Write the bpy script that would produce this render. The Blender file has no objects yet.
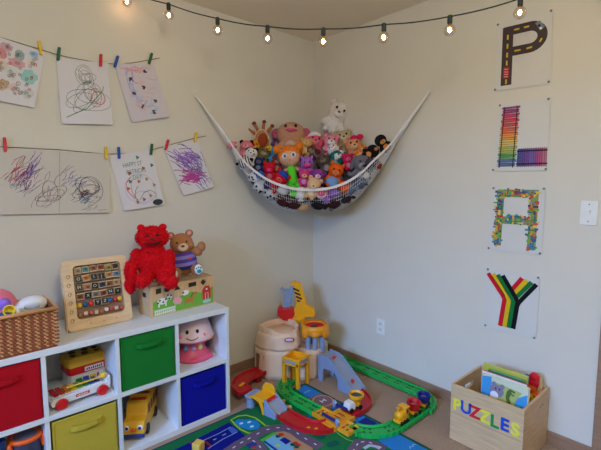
import bpy, math, random
from mathutils import Vector, Matrix, Euler
from mathutils.geometry import tessellate_polygon
random.seed(7)
C = bpy.context.scene.collection
R = math.radians
PI = math.pi
sc = bpy.context.scene

# ---------------------------------------------------------------- camera
CAM = Vector((-2.31, -2.41, 1.335)); FPX = 415.5; YAW = R(48); PIT = math.atan(42/415.5)
cd = bpy.data.cameras.new('camera'); cd.sensor_width = 36; cd.lens = FPX/601*36; cd.clip_start = .02
co = bpy.data.objects.new('camera', cd); C.objects.link(co)
co.location = CAM; co.rotation_euler = (PI/2-PIT, 0, YAW-PI/2)
sc.camera = co
# ---------------------------------------------------------------- light
w = bpy.data.worlds.new('world'); sc.world = w; w.use_nodes = True
w.node_tree.nodes['Background'].inputs[0].default_value = (.55, .7, 1, 1)
w.node_tree.nodes['Background'].inputs[1].default_value = 1.0
def area(name, loc, rot, sx, sy, e, col):
    l = bpy.data.lights.new(name, 'AREA'); l.shape = 'RECTANGLE'; l.size = sx; l.size_y = sy; l.energy = e; l.color = col
    o = bpy.data.objects.new(name, l); C.objects.link(o); o.location = loc; o.rotation_euler = rot; return o
area('window_daylight', (-6.9, -2.0, 3.25), (0, R(-66), 0), 2.5, 3.4, 1020, (.23, .47, .97))
pl = bpy.data.lights.new('warm_fill_light', 'POINT'); pl.energy = 42; pl.shadow_soft_size = .16; pl.color = (1, .985, .80)  # added warm fill for the ceiling and upper walls, not a fitted lamp
po = bpy.data.objects.new('warm_fill_light', pl); C.objects.link(po); po.location = (-2.0, -2.25, 2.08)
sc.view_settings.view_transform = 'Standard'; sc.view_settings.look = 'None'
sc.view_settings.gamma = 1; sc.view_settings.exposure = 0.0
sc.view_settings.use_curve_mapping = False

# ---------------------------------------------------------------- measuring helpers
_f = Vector((math.cos(YAW)*math.cos(PIT), math.sin(YAW)*math.cos(PIT), -math.sin(PIT)))
_r = Vector((math.sin(YAW), -math.cos(YAW), 0)); _u = _r.cross(_f)
def ray(px, py): return _f + _r*((px-300.5)/FPX) - _u*((py-225)/FPX)
def on(px, py, ax, val):
    d = ray(px, py); return CAM + d*((val-CAM[ax])/d[ax])
def diag(px, py, s):
    d = ray(px, py); return CAM + d*((s-CAM.x-CAM.y)/(d.x+d.y))
def zat(px, py, x, y):
    d = ray(px, py); fh = Vector((_f.x, _f.y))
    t = ((x-CAM.x)*fh.x+(y-CAM.y)*fh.y)/(d.x*fh.x+d.y*fh.y); return CAM.z+d.z*t
def crop(x0, y0, s, pts): return [(x0+a/s, y0+b/s) for a, b in pts]
def fl(pts, z=0): return [tuple(on(a, b, 2, z)[:2]) for a, b in pts]

# ---------------------------------------------------------------- materials
def s2l(c):
    return tuple((v/255/12.92 if v/255 <= .04045 else ((v/255+.055)/1.055)**2.4) for v in c)
_m = {}
def M(c, rough=.55, kind='plain', **k):
    key = (c, rough, kind, tuple(sorted(k.items())))
    if key in _m: return _m[key]
    m = bpy.data.materials.new(kind+'_%02x%02x%02x' % c); m.use_nodes = True
    nt = m.node_tree; b = nt.nodes['Principled BSDF']; col = s2l(c)
    b.inputs['Roughness'].default_value = rough
    if 'spec' in k: b.inputs['Specular IOR Level'].default_value = k['spec']
    tc = nt.nodes.new('ShaderNodeTexCoord'); no = nt.nodes.new('ShaderNodeTexNoise')
    ra = nt.nodes.new('ShaderNodeMix'); ra.data_type = 'RGBA'
    mp = nt.nodes.new('ShaderNodeMapping')
    nt.links.new(tc.outputs['Object'], mp.inputs[0]); nt.links.new(mp.outputs[0], no.inputs[0])
    amt, scl, bump, bd = {'plain': (.06, 14, 0, 0), 'wood': (.30, 9, .15, .002), 'cloth': (.22, 260, .5, .0015), 'plush': (.35, 150, .8, .004),
        'wall': (.04, 5, .25, .0012), 'carpet': (.38, 170, .9, .008), 'rock': (.14, 10, .5, .01), 'paper': (.03, 8, 0, 0), 'wicker': (.3, 60, .3, .002)}[kind]
    no.inputs['Scale'].default_value = scl; no.inputs['Detail'].default_value = 6
    if kind == 'wood':
        mp.inputs['Scale'].default_value = k.get('grain', (1, 1, 12))
    ra.inputs['A'].default_value = (*[v*(1-amt) for v in col], 1)
    ra.inputs['B'].default_value = (*[min(1, v*(1+amt)) for v in col], 1)
    nt.links.new(no.outputs[0], ra.inputs['Factor']); nt.links.new(ra.outputs['Result'], b.inputs['Base Color'])
    if kind == 'carpet':
        n3 = nt.nodes.new('ShaderNodeTexNoise'); n3.inputs['Scale'].default_value = 2.5
        m3 = nt.nodes.new('ShaderNodeMix'); m3.data_type = 'RGBA'; m3.blend_type = 'MULTIPLY'; m3.inputs['Factor'].default_value = 1
        cr = nt.nodes.new('ShaderNodeMapRange'); cr.inputs['To Min'].default_value = .8; cr.inputs['To Max'].default_value = 1.2
        nt.links.new(tc.outputs['Object'], n3.inputs[0]); nt.links.new(n3.outputs[0], cr.inputs[0])
        nt.links.new(ra.outputs['Result'], m3.inputs['A']); nt.links.new(cr.outputs[0], m3.inputs['B']); nt.links.new(m3.outputs['Result'], b.inputs['Base Color'])
    if bump:
        bn = nt.nodes.new('ShaderNodeBump'); bn.inputs['Strength'].default_value = bump; bn.inputs['Distance'].default_value = bd
        n2 = no
        if kind == 'wall':
            n2 = nt.nodes.new('ShaderNodeTexNoise'); n2.inputs['Scale'].default_value = 45; nt.links.new(tc.outputs['Object'], n2.inputs[0])
        nt.links.new(n2.outputs[0], bn.inputs['Height']); nt.links.new(bn.outputs[0], b.inputs['Normal'])
    if kind in ('cloth', 'plush', 'carpet'): b.inputs['Specular IOR Level'].default_value = .15
    _m[key] = m; return m
def glow(c, e):
    m = bpy.data.materials.new('glowing_filament'); m.use_nodes = True; b = m.node_tree.nodes['Principled BSDF']
    b.inputs['Base Color'].default_value = (*c, 1); b.inputs['Emission Color'].default_value = (*c, 1); b.inputs['Emission Strength'].default_value = e
    return m
def glassm():
    m = bpy.data.materials.new('bulb_glass'); m.use_nodes = True; nt = m.node_tree; nt.nodes.clear()
    o = nt.nodes.new('ShaderNodeOutputMaterial'); t = nt.nodes.new('ShaderNodeBsdfTransparent'); g = nt.nodes.new('ShaderNodeBsdfGlossy')
    g.inputs['Roughness'].default_value = .05; mx = nt.nodes.new('ShaderNodeMixShader'); lw = nt.nodes.new('ShaderNodeLayerWeight'); lw.inputs[0].default_value = .35
    t.inputs[0].default_value = (1, .93, .86, 1)
    nt.links.new(lw.outputs['Facing'], mx.inputs[0]); nt.links.new(t.outputs[0], mx.inputs[1]); nt.links.new(g.outputs[0], mx.inputs[2]); nt.links.new(mx.outputs[0], o.inputs[0])
    return m

# ---------------------------------------------------------------- mesh builder
class MB:
    def __init__(s, mat=None): s.v = []; s.f = []; s.mi = []; s.m = []; s.cur = 0; s.T = Matrix()
    def mat(s, m):
        if m not in s.m: s.m.append(m)
        s.cur = s.m.index(m); return s
    def add(s, vs, fs, T=None):
        n = len(s.v); T = s.T @ T if T is not None else s.T
        s.v += [tuple(T @ Vector(p)) for p in vs]; s.f += [tuple(i+n for i in f) for f in fs]; s.mi += [s.cur]*len(fs); return s
    def box(s, c, d, rot=(0, 0, 0)):
        x, y, z = [k/2 for k in d]
        vs = [(a*x, b*y, e*z) for a in (-1, 1) for b in (-1, 1) for e in (-1, 1)]
        fs = [(0, 1, 3, 2), (4, 6, 7, 5), (0, 4, 5, 1), (2, 3, 7, 6), (0, 2, 6, 4), (1, 5, 7, 3)]
        return s.add(vs, fs, Matrix.Translation(c) @ Euler(rot).to_matrix().to_4x4())
    def bb(s, a, b): return s.box([(i+j)/2 for i, j in zip(a, b)], [abs(j-i) for i, j in zip(a, b)])
    def ell(s, c, r, rot=(0, 0, 0), n=16, m=10):
        if not hasattr(r, '__len__'): r = (r, r, r)
        vs = [(0, 0, r[2])]
        for i in range(1, m):
            a = PI*i/m
            for j in range(n):
                b = 2*PI*j/n; vs.append((r[0]*math.sin(a)*math.cos(b), r[1]*math.sin(a)*math.sin(b), r[2]*math.cos(a)))
        vs.append((0, 0, -r[2])); fs = []
        for j in range(n):
            k = (j+1) % n; fs.append((0, 1+j, 1+k))
            for i in range(m-2): fs.append((1+i*n+j, 1+(i+1)*n+j, 1+(i+1)*n+k, 1+i*n+k))
            fs.append((1+(m-2)*n+j, len(vs)-1, 1+(m-2)*n+k))
        return s.add(vs, fs, Matrix.Translation(c) @ Euler(rot).to_matrix().to_4x4())
    def lathe(s, prof, c=(0, 0, 0), rot=(0, 0, 0), n=24, closed=False):
        vs = []; fs = []; k = len(prof)
        for j in range(n):
            a = 2*PI*j/n; vs += [(p[0]*math.cos(a), p[0]*math.sin(a), p[1]) for p in prof]
        for j in range(n):
            l = (j+1) % n
            for i in range(k-1 if not closed else k):
                i2 = (i+1) % k; fs.append((j*k+i, l*k+i, l*k+i2, j*k+i2))
        if not closed:
            if prof[0][0] > 0: fs.append(tuple(j*k for j in range(n))[::-1])
            if prof[-1][0] > 0: fs.append(tuple(j*k+k-1 for j in range(n)))
        return s.add(vs, fs, Matrix.Translation(c) @ Euler(rot).to_matrix().to_4x4())
    def cyl(s, c, r, h, rot=(0, 0, 0), n=20, r2=None): return s.lathe([(r, -h/2), (r if r2 is None else r2, h/2)], c, rot, n)
    def torus(s, c, R_, r, rot=(0, 0, 0), n=28, k=8):
        return s.lathe([(R_+r*math.cos(2*PI*i/k), r*math.sin(2*PI*i/k)) for i in range(k)], c, rot, n, True)
    def tube(s, pts, r, n=8, cap=True):
        pts = [Vector(p) for p in pts]; N_ = len(pts); vs = []; fs = []; up = None
        for i, p in enumerate(pts):
            t = (pts[min(i+1, N_-1)]-pts[max(i-1, 0)])
            t = t.normalized() if t.length > 1e-9 else Vector((0, 0, 1))
            if up is None: up = Vector((0, 0, 1)) if abs(t.z) < .9 else Vector((1, 0, 0))
            a = t.cross(up); a = a.normalized() if a.length > 1e-6 else Vector((1, 0, 0)); b = a.cross(t); up = b
            rr = r[i] if hasattr(r, '__len__') else r
            vs += [tuple(p+a*rr*math.cos(2*PI*j/n)+b*rr*math.sin(2*PI*j/n)) for j in range(n)]
        for i in range(N_-1):
            for j in range(n): fs.append((i*n+j, i*n+(j+1) % n, (i+1)*n+(j+1) % n, (i+1)*n+j))
        if cap: fs.append(tuple(range(n))[::-1]); fs.append(tuple((N_-1)*n+j for j in range(n)))
        return s.add(vs, fs)
    def prism(s, pts, z0, z1, P=None, top=None):
        """2-D outline extruded; P maps (a,b,c)->xyz"""
        P = P or (lambda a, b, c: (a, b, c)); n = len(pts); top = top or pts
        vs = [P(a, b, z0) for a, b in pts]+[P(a, b, z1) for a, b in top]
        tri = tessellate_polygon([[Vector((a, b, 0)) for a, b in pts]])
        fs = [tuple(t) for t in tri]+[tuple(i+n for i in t) for t in tri]+[(i, (i+1) % n, (i+1) % n+n, i+n) for i in range(n)]
        return s.add(vs, fs)
    def flat(s, pts, P):
        """flat filled outline on a surface map P(a,b)"""
        tri = tessellate_polygon([[Vector((a, b, 0)) for a, b in pts]])
        return s.add([P(a, b) for a, b in pts], [tuple(t) for t in tri])
    def rib(s, pts, w_, P, closed=False):
        """flat stroke of width w_ along 2-D pts on a surface map P(a,b)"""
        if closed: pts = list(pts)+[pts[0]]
        n = len(pts); L = []; Q = []
        for i in range(n):
            a = pts[max(i-1, 0)]; b = pts[min(i+1, n-1)]
            if closed and i in (0, n-1): a = pts[n-2]; b = pts[1]
            dx, dy = b[0]-a[0], b[1]-a[1]; l = math.hypot(dx, dy) or 1
            ww = w_[i] if hasattr(w_, '__len__') else w_
            nx, ny = -dy/l*ww/2, dx/l*ww/2
            L.append(P(pts[i][0]+nx, pts[i][1]+ny)); Q.append(P(pts[i][0]-nx, pts[i][1]-ny))
        return s.add(L+Q, [(i, i+1, n+i+1, n+i) for i in range(n-1)])
    def sweep(s, path, prof, cap=True):
        """profile (side, up) swept along an xyz path, up stays vertical"""
        n = len(path); k = len(prof); vs = []; fs = []
        for i, p in enumerate(path):
            p = Vector(p); t = Vector(path[min(i+1, n-1)])-Vector(path[max(i-1, 0)]); t.z = 0; t.normalize(); side = Vector((t.y, -t.x, 0))
            vs += [tuple(p+side*a+Vector((0, 0, b))) for a, b in prof]
        for i in range(n-1):
            for j in range(k): fs.append((i*k+j, i*k+(j+1) % k, (i+1)*k+(j+1) % k, (i+1)*k+j))
        if cap:
            tri = tessellate_polygon([[Vector((a, b, 0)) for a, b in prof]])
            fs += [tuple(t) for t in tri]+[tuple(i+(n-1)*k for i in t) for t in tri]
        return s.add(vs, fs)
    def text(s, txt, size, T, depth=.0006, bold=0.0):
        cu = bpy.data.curves.new('t', 'FONT'); cu.body = txt; cu.size = size; cu.extrude = depth; cu.align_x = 'CENTER'; cu.align_y = 'CENTER'; cu.offset = bold; cu.resolution_u = 3
        ob = bpy.data.objects.new('t', cu); C.objects.link(ob); dg = bpy.context.evaluated_depsgraph_get(); me = ob.evaluated_get(dg).to_mesh()
        vs = [tuple(v.co) for v in me.vertices]; fs = [tuple(p.vertices) for p in me.polygons]
        s.add(vs, fs, T); bpy.data.objects.remove(ob); bpy.data.curves.remove(cu); return s
    def build(s, name, parent=None, smooth=False, bevel=0, remesh=0, sub=0, mat=None):
        me = bpy.data.meshes.new(name); me.from_pydata(s.v, [], s.f); 
        for m in (s.m if s.m else [mat]): me.materials.append(m)
        for p, i in zip(me.polygons, s.mi): p.material_index = i; p.use_smooth = smooth
        import bmesh
        bm = bmesh.new(); bm.from_mesh(me)
        if len(s.f) < 60000 and not getattr(s, 'keep', False): bmesh.ops.recalc_face_normals(bm, faces=bm.faces)
        bm.to_mesh(me); bm.free()
        me.update(); o = bpy.data.objects.new(name, me); C.objects.link(o)
        if parent: o.parent = parent
        if bevel:
            b = o.modifiers.new('bevel', 'BEVEL'); b.width = bevel; b.segments = 2; b.limit_method = 'ANGLE'; b.angle_limit = R(35)
        if remesh:
            r = o.modifiers.new('remesh', 'REMESH'); r.mode = 'VOXEL'; r.voxel_size = remesh; r.use_smooth_shade = True
            sm = o.modifiers.new('smooth', 'SMOOTH'); sm.iterations = 3; sm.factor = .5
        return o
def thing(name, label, cat, loc=(0, 0, 0), rz=0, group=None, rot=None):
    o = bpy.data.objects.new(name, None); C.objects.link(o); o.empty_display_size = .05
    o.location = loc; o.rotation_euler = rot or (0, 0, rz); return tag(o, label, cat, group)
def tag(o, label, cat, group=None, kind=None):
    o['label'] = label; o['category'] = cat
    if group: o['group'] = group
    if kind: o['kind'] = kind
    return o
def struct(name, mb, label=None, **k):
    o = mb.build(name, None, **k); o['kind'] = 'structure'; o['label'] = label or name; return o
def nb(m): return MB().mat(m)

WHITE = M((236, 236, 238), .45); BLACK = M((18, 18, 20), .4)
RED = M((205, 20, 28), .35); YEL = M((238, 168, 22), .35); GRN = M((10, 150, 62), .38); BLU = M((22, 50, 170), .35); GREY = M((132, 148, 182), .42); ORG = M((240, 95, 20), .4)

# ================================================================ room shell
H = 2.42; X0 = -3.9; Y0 = -3.7
WALL = M((217, 211, 201), .75, 'wall'); CEIL = M((236, 224, 206), .85, 'wall'); CARP = M((168, 141, 120), .95, 'carpet'); TRIM = M((150, 115, 90), .5, 'wood', grain=(1, 1, 8))
struct('floor', nb(CARP).bb((X0-.1, Y0-.1, -.06), (.1, .1, 0)), 'beige brown carpet floor')
struct('ceiling', nb(CEIL).bb((X0-.1, Y0-.1, H), (.1, .1, H+.06)), 'plain pale ceiling')
struct('wall_left', nb(WALL).bb((X0-.1, 0, 0), (.1, .1, H)), 'cream wall with children drawings')
struct('wall_right', nb(WALL).bb((0, Y0-.1, 0), (.1, 0, H)), 'cream wall with letter sheets')
struct('wall_rear', nb(WALL).bb((X0-.1, Y0-.1, 0), (0, Y0, H)), 'cream wall behind the viewer')
wy0, wy1, wz0, wz1 = -2.5, -1.0, .85, 2.05
b = nb(WALL).bb((X0-.1, Y0, 0), (X0, wy0, H)).bb((X0-.1, wy1, 0), (X0, 0, H)).bb((X0-.1, wy0, 0), (X0, wy1, wz0)).bb((X0-.1, wy0, wz1), (X0, wy1, H))
struct('wall_window', b, 'cream wall with the window')
b = nb(M((240, 240, 236), .4))
for a in (wy0, wy1-.04): b.bb((X0-.09, a, wz0), (X0-.03, a+.04, wz1))
for a in (wz0, wz1-.04): b.bb((X0-.09, wy0+.04, a), (X0-.03, wy1-.04, a+.04))
struct('window_1', b, 'white window frame')
b = nb(TRIM).bb((X0, -.014, 0), (-.0, 0, .066)); struct('baseboard_left', b, 'brown wooden baseboard on left wall', bevel=.003)
b = nb(TRIM).bb((-.014, -1.95, 0), (0, -.014, .066)); struct('baseboard_right', b, 'brown wooden baseboard on right wall', bevel=.003)
b = nb(M((150, 118, 95), .5, 'wood')).bb((-.02, -2.01, 0), (0, -1.95, 2.08)); struct('trim_1', b, 'brown wooden door casing at right edge', bevel=.003)
b = nb(M((225, 220, 210), .5)).bb((-.008, -2.80, 0), (0, -2.012, 2.02)); struct('door_1', b, 'pale door beyond the casing')

# wall fittings
t = thing('light_switch', 'white light switch plate on the right wall', 'light switch', (0, -1.87, 1.195))
nb(M((232, 232, 230), .35)).bb((-.006, -.035, -.057), (0, .035, .057)).build('cover_plate', t, bevel=.002)
nb(WHITE).bb((-.016, -.006, -.004), (-.006, .006, .014)).build('toggle', t, bevel=.001)
for dz in (-.04, .04): nb(M((120, 120, 120), .3)).cyl((-.007, 0, dz), .003, .002, (0, PI/2, 0)).build('screw', t)
t = thing('power_outlet', 'small white power outlet low on the right wall', 'outlet', (0, -.687, .335))
nb(M((232, 232, 230), .35)).bb((-.006, -.035, -.055), (0, .035, .055)).build('cover_plate', t, bevel=.002)
for dz in (-.02, .02):
    b = nb(M((222, 222, 220), .35)).cyl((-.006, 0, dz), .015, .006, (0, PI/2, 0)); b.mat(BLACK).bb((-.0098, -.007, dz-.004), (-.0085, -.005, dz+.005)).bb((-.0098, .005, dz-.004), (-.0085, .007, dz+.005)); b.build('socket', t)

# ================================================================ hanging drawings on left wall
PAPW = M((218, 214, 222), .8, 'paper'); PAPC = M((205, 198, 190), .8, 'paper')
def sheet(name, label, cat, quad, m, group=None, bulge=.008, lift=.012, wall='l', nu=10, nv=10, seed=0):
    """quad TL TR BR BL (a,z) on the wall; returns thing and surface map (u right, v down) -> xyz"""
    (tl, tr, br, bl) = quad; rnd = random.Random(seed); ph = rnd.uniform(0, 6)
    def P(u, v, off=.0):
        a = (tl[0]*(1-u)+tr[0]*u)*(1-v)+(bl[0]*(1-u)+br[0]*u)*v; z = (tl[1]*(1-u)+tr[1]*u)*(1-v)+(bl[1]*(1-u)+br[1]*u)*v
        d = .004+lift*v*v+bulge*math.sin(PI*u)*(.3+.7*v)*math.sin(ph+u*2+v)**2+off
        return (a, -d, z) if wall == 'l' else (-d, a, z)
    t = thing(name, label, cat, group=group)
    vs = []; fs = []
    for k in (0, .0008):
        for j in range(nv+1):
            for i in range(nu+1): vs.append(P(i/nu, j/nv, k))
    q = (nu+1)*(nv+1)
    for k in (0, q):
        for j in range(nv):
            for i in range(nu):
                a = k+j*(nu+1)+i; fs.append((a, a+1, a+nu+2, a+nu+1))
    edge = [i for i in range(nu+1)]+[(j+1)*(nu+1)+nu for j in range(nv)]+[nv*(nu+1)+i for i in range(nu-1, -1, -1)]+[j*(nu+1) for j in range(nv-1, 0, -1)]
    for i in range(len(edge)):
        a, c = edge[i], edge[(i+1) % len(edge)]; fs.append((a, c, c+q, a+q))
    b = nb(m).add(vs, fs); b.build('paper_sheet', t, smooth=False)
    return t, (lambda o: (lambda u, v: P(u, v, .0012+o)))
def blob(cx, cy, rx, ry=None, n=12, j=0.0, rnd=random):
    ry = ry or rx; return [(cx+rx*math.cos(2*PI*i/n)*(1+rnd.uniform(-j, j)), cy+ry*math.sin(2*PI*i/n)*(1+rnd.uniform(-j, j))) for i in range(n)]
def scrib(b, S, rnd, cx, cy, lx, ly, ang, n, w_=.006, curve=.15, asp=1):
    """hatching strokes around (cx,cy)"""
    for i in range(n):
        x = cx+rnd.gauss(0, lx*.45); y = cy+rnd.gauss(0, ly*.45); a = ang+rnd.gauss(0, .22); l = rnd.uniform(.5, 1)*max(lx, ly); k = rnd.uniform(-curve, curve)
        pts = [(x+math.cos(a)*l/asp*(s-.5)+math.sin(a)*k*l*math.sin(PI*s), y+math.sin(a)*l*(s-.5)-math.cos(a)*k*l*math.sin(PI*s)) for s in [q/6 for q in range(7)]]
        pts = [(min(.98, max(.02, p[0])), min(.98, max(.02, p[1]))) for p in pts]
        b.rib(pts, w_, S)
def loops(b, S, rnd, cx, cy, rx, ry, n, w_=.005):
    for i in range(n):
        x = cx+rnd.uniform(-.3, .3)*rx; y = cy+rnd.uniform(-.3, .3)*ry; a = rnd.uniform(.5, 1)*rx; c = rnd.uniform(.4, 1)*ry; ph = rnd.uniform(0, 6); q = rnd.uniform(0, PI)
        pts = []
        for s in range(19):
            th = ph+s/18*2*PI*rnd.uniform(.98, 1.02); u, v = a*math.cos(th), c*math.sin(th); pts.append((min(.98, max(.02, x+u*math.cos(q)-v*math.sin(q)*.7)), min(.98, max(.02, y+u*math.sin(q)*.7+v*math.cos(q)))))
        b.rib(pts, w_, S)
def ink(c): return M(c, .8, 'paper')
Lq = lambda *pts: [(on(px, py, 1, 0)[0], on(px, py, 1, 0)[2]) for px, py in pts]
# 1 stickers
t, S = sheet('drawing', 'paper of colourful stickers on upper line at far left edge', 'drawing', Lq((-22, 30), (45, 53), (34, 108), (-30, 96)), PAPW, 'drawings on the upper line', seed=1)
rnd = random.Random(3); b = MB()
for cx, cy, rx, ry, c in [(.42, .12, .10, .08, (200, 130, 150)), (.62, .18, .08, .10, (120, 150, 150)), (.60, .32, .14, .08, (214, 120, 140)), (.83, .09, .08, .06, (110, 170, 225)), (.84, .25, .09, .07, (225, 205, 200)),
                          (.36, .42, .12, .12, (225, 190, 170)), (.56, .50, .09, .13, (200, 205, 210)), (.82, .50, .14, .14, (110, 190, 190)), (.84, .52, .06, .08, (190, 140, 130)), (.45, .72, .10, .09, (215, 165, 110)), (.62, .74, .09, .08, (215, 180, 180)), (.84, .78, .10, .10, (190, 200, 200)), (.36, .25, .08, .1, (205, 90, 100))]:
    c = tuple(int(v*.6+215*.4) for v in c); b.mat(ink(c)).flat(blob(cx, cy, rx*.95, ry*.9, 14, .2, rnd), S(0)); b.mat(ink(tuple(int(v*.85) for v in c))).flat(blob(cx+rnd.uniform(-.03, .03), cy, rx*.4, ry*.4, 9, .3, rnd), S(.0002))
b.build('sticker_patch', t); b = MB()
for c in [(190, 80, 90), (90, 110, 120), (120, 90, 80)]:
    b.mat(ink(c))
    for k in range(12): loops(b, S(.0006), rnd, rnd.uniform(.35, .9), rnd.uniform(.1, .85), .035, .035, 2, .005)
b.build('pen_outline', t)
# 2 line drawing
t, S = sheet('drawing', 'white paper with a looping green and red line drawing', 'drawing', Lq((56, 58), (108, 63.5), (112, 125), (61, 124)), PAPW, 'drawings on the upper line', seed=2)
rnd = random.Random(5)
for c, cx, cy, rx, ry, n in [((95, 105, 100), .5, .58, .40, .20, 4), ((60, 110, 80), .6, .5, .25, .2, 3), ((120, 130, 100), .5, .25, .22, .16, 4), ((190, 90, 100), .72, .55, .16, .18, 5), ((110, 100, 120), .55, .3, .15, .15, 3)]:
    b = nb(ink(c)); loops(b, S(rnd.uniform(0, .0006)), rnd, cx, cy, rx*1.15, ry, n, .0058); b.build('pen_outline', t)
b = nb(ink((60, 140, 90))).rib([(.1, .9), (.2, .86), (.5, .75), (.84, .45), (.86, .38)], .012, S(.0008)); b.build('crayon_line', t)
# 3 paper with dots
t, S = sheet('drawing', 'pale paper with pink and blue shading and dark stamps, at right end of upper line', 'drawing', Lq((114, 63), (154, 65.5), (168.5, 117), (131, 122.5)), M((208, 200, 212), .8, 'paper'), 'drawings on the upper line', bulge=.016, seed=8)
rnd = random.Random(6)
for c, cx, cy, lx, ly, a, n in [((185, 170, 215), .3, .3, .2, .2, -1, 12), ((222, 165, 175), .5, .1, .3, .05, .1, 16), ((220, 185, 195), .6, .35, .3, .2, .4, 10), ((165, 190, 220), .6, .75, .3, .2, -.4, 14), ((170, 180, 225), .25, .45, .1, .3, 1.2, 10), ((225, 180, 190), .35, .75, .2, .2, .5, 9)]:
    b = nb(ink(c)); scrib(b, S(rnd.uniform(0, .0004)), rnd, cx, cy, lx, ly, a, n, .018); b.build('crayon_scribble', t)
b = MB()
for cx, cy in [(.70, .12), (.28, .27), (.55, .42), (.25, .52), (.75, .68), (.38, .75), (.62, .88)]:
    b.mat(ink((70, 65, 85)))
    for k in range(5): b.rib([(cx+rnd.uniform(-.05, .05), cy+rnd.uniform(-.035, .035)) for _ in range(4)], .016, S(.0008))
b.build('ink_stamp', t)
# 4 wide double sheet
t, S = sheet('drawing', 'wide folded double sheet with dense crayon scribbles on lower line', 'drawing', Lq((-1.5, 147.5), (109, 154), (108.6, 212.5), (-3, 214.5)), PAPC, 'drawings on the lower line', bulge=.006, seed=4)
rnd = random.Random(9)
for c, cx, cy, lx, ly, a, n in [((200, 70, 80), .16, .30, .16, .26, -1.0, 13), ((130, 90, 175), .27, .33, .13, .3, -.9, 16), ((90, 70, 150), .22, .42, .12, .26, -.9, 12), ((125, 65, 100), .2, .42, .1, .26, -.9, 9), ((90, 130, 170), .14, .55, .12, .12, -.6, 9), ((170, 130, 150), .36, .62, .13, .3, -1.0, 8),
                                ((110, 120, 180), .68, .5, .2, .14, -.4, 12), ((45, 45, 70), .76, .7, .17, .1, -.35, 24), ((110, 50, 60), .74, .66, .13, .1, -.3, 9), ((60, 110, 150), .75, .78, .15, .1, -.5, 12), ((120, 120, 130), .8, .85, .14, .1, -.5, 8), ((120, 120, 170), .62, .4, .14, .2, -.8, 6)]:
    b = nb(ink(c)); scrib(b, S(rnd.uniform(0, .0006)), rnd, cx, cy, lx*.8, ly*1.0, a, int(n*1.5), .0046, .15, 1.7); b.build('crayon_scribble', t)
b = nb(ink((95, 85, 100))); loops(b, S(.0008), rnd, .78, .6, .14, .22, 6, .0045); loops(b, S(.0008), rnd, .45, .7, .1, .25, 4, .004); b.build('pen_outline', t)
nb(ink((165, 158, 150))).rib([(.512, 0.01), (.512, .99)], .004, S(.001)).build('fold_crease', t)
nb(ink((90, 90, 90))).rib([(.88, .955), (.97, .945)], .006, S(.001)).build('printed_caption', t)
# 5 happy st patricks
t, S = sheet('drawing', 'white paper reading HAPPY ST PATRICKS DAY with clovers and curved lines', 'drawing', Lq((109, 155.5), (152, 149.5), (163.5, 204.5), (123.5, 210.5)), PAPW, 'drawings on the lower line', seed=5)
rnd = random.Random(2)
def text_on(b, S, txt, cx, cy, size, sx=1.0, off=.0008):
    tb = MB(); tb.text(txt, size, Matrix(), 0, 0.0); Sf = S(off); n = len(b.v)
    b.v += [tuple(Sf(cx+x*sx, cy-y)) for x, y, z in tb.v]; b.f += [tuple(i+n for i in f) for f in tb.f]; b.mi += [b.cur]*len(tb.f)
for txt, cx, cy in [('HAPPY ST', .47, .22), ('PATRICKS', .52, .345), ('DAY!', .52, .455)]:
    b = nb(ink((95, 150, 130))); text_on(b, S, txt, cx-.02, cy-.01, .112, .92); b.build('lettering', t)
b = nb(ink((205, 100, 110))).rib([(.28+.06, .42), (.2, .52), (.18, .65), (.25, .75), (.38, .85)], .014, S(.001)); b.rib([(.38, .45), (.3, .55), (.28, .7), (.33, .8)], .01, S(.001)); b.build('crayon_line', t)
b = nb(ink((90, 120, 100))).rib([(.45, .6), (.36, .68), (.33, .78), (.36, .88)], .01, S(.001)).rib([(.42, .85), (.55, .73), (.72, .7), (.85, .78), (.82, .86)], .01, S(.001)); b.build('pen_outline', t)
b = nb(ink((180, 165, 200))); b.rib([(.5+.36*math.cos(a/10), .66+.27*math.sin(a/10)) for a in range(0, 64)], .008, S(.0009)); b.rib([(.5+.22*math.cos(a/10), .8+.1*math.sin(a/10)) for a in range(0, 64)], .008, S(.0009)); b.build('pen_circle', t)
for c, pts in [((20, 130, 85), [(.6, .1), (.9, .27), (.3, .5)]), ((190, 105, 70), [(.5, .52), (.22, .62), (.35, .88)]), ((165, 140, 80), [(.7, .5), (.85, .62), (.7, .8)]), ((150, 95, 80), [(.68, .3), (.33, .36)]), ((130, 80, 150), [(.52, .85)])]:
    for cx, cy in pts: 
        b = nb(ink(c))
        for k in range(3): b.flat(blob(cx+.022*math.cos(k*2.1), cy+.018*math.sin(k*2.1), .022, .017, 8), S(.0012+k*.0001))
        b.build('sticker_patch', t)
nb(ink((48, 50, 58))).flat(blob(.84, .935, .13, .055, 16), S(.0014)).build('drawn_pot', t)
# 6 purple
t, S = sheet('drawing', 'tilted white paper with bold purple and magenta scribbles at right end of lower line', 'drawing', Lq((163, 146.5), (197.5, 139), (212.5, 187), (182.5, 195.5)), PAPW, 'drawings on the lower line', seed=6)
rnd = random.Random(12)
for c, cx, cy, lx, ly, a, n in [((150, 105, 200), .45, .3, .3, .15, .55, 22), ((120, 60, 160), .55, .4, .3, .14, .6, 14), ((190, 60, 150), .45, .72, .26, .12, .1, 26), ((150, 50, 140), .5, .68, .3, .14, .2, 16), ((120, 120, 180), .7, .5, .2, .3, 1.2, 14), ((100, 90, 100), .6, .3, .35, .2, .6, 6), ((130, 100, 180), .75, .75, .15, .2, 1.0, 10)]:
    b = nb(ink(c)); scrib(b, S(rnd.uniform(0, .0008)), rnd, cx, cy, lx*1.25, ly*1.2, a, int(n*1.5), .015); b.build('crayon_scribble', t)

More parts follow.
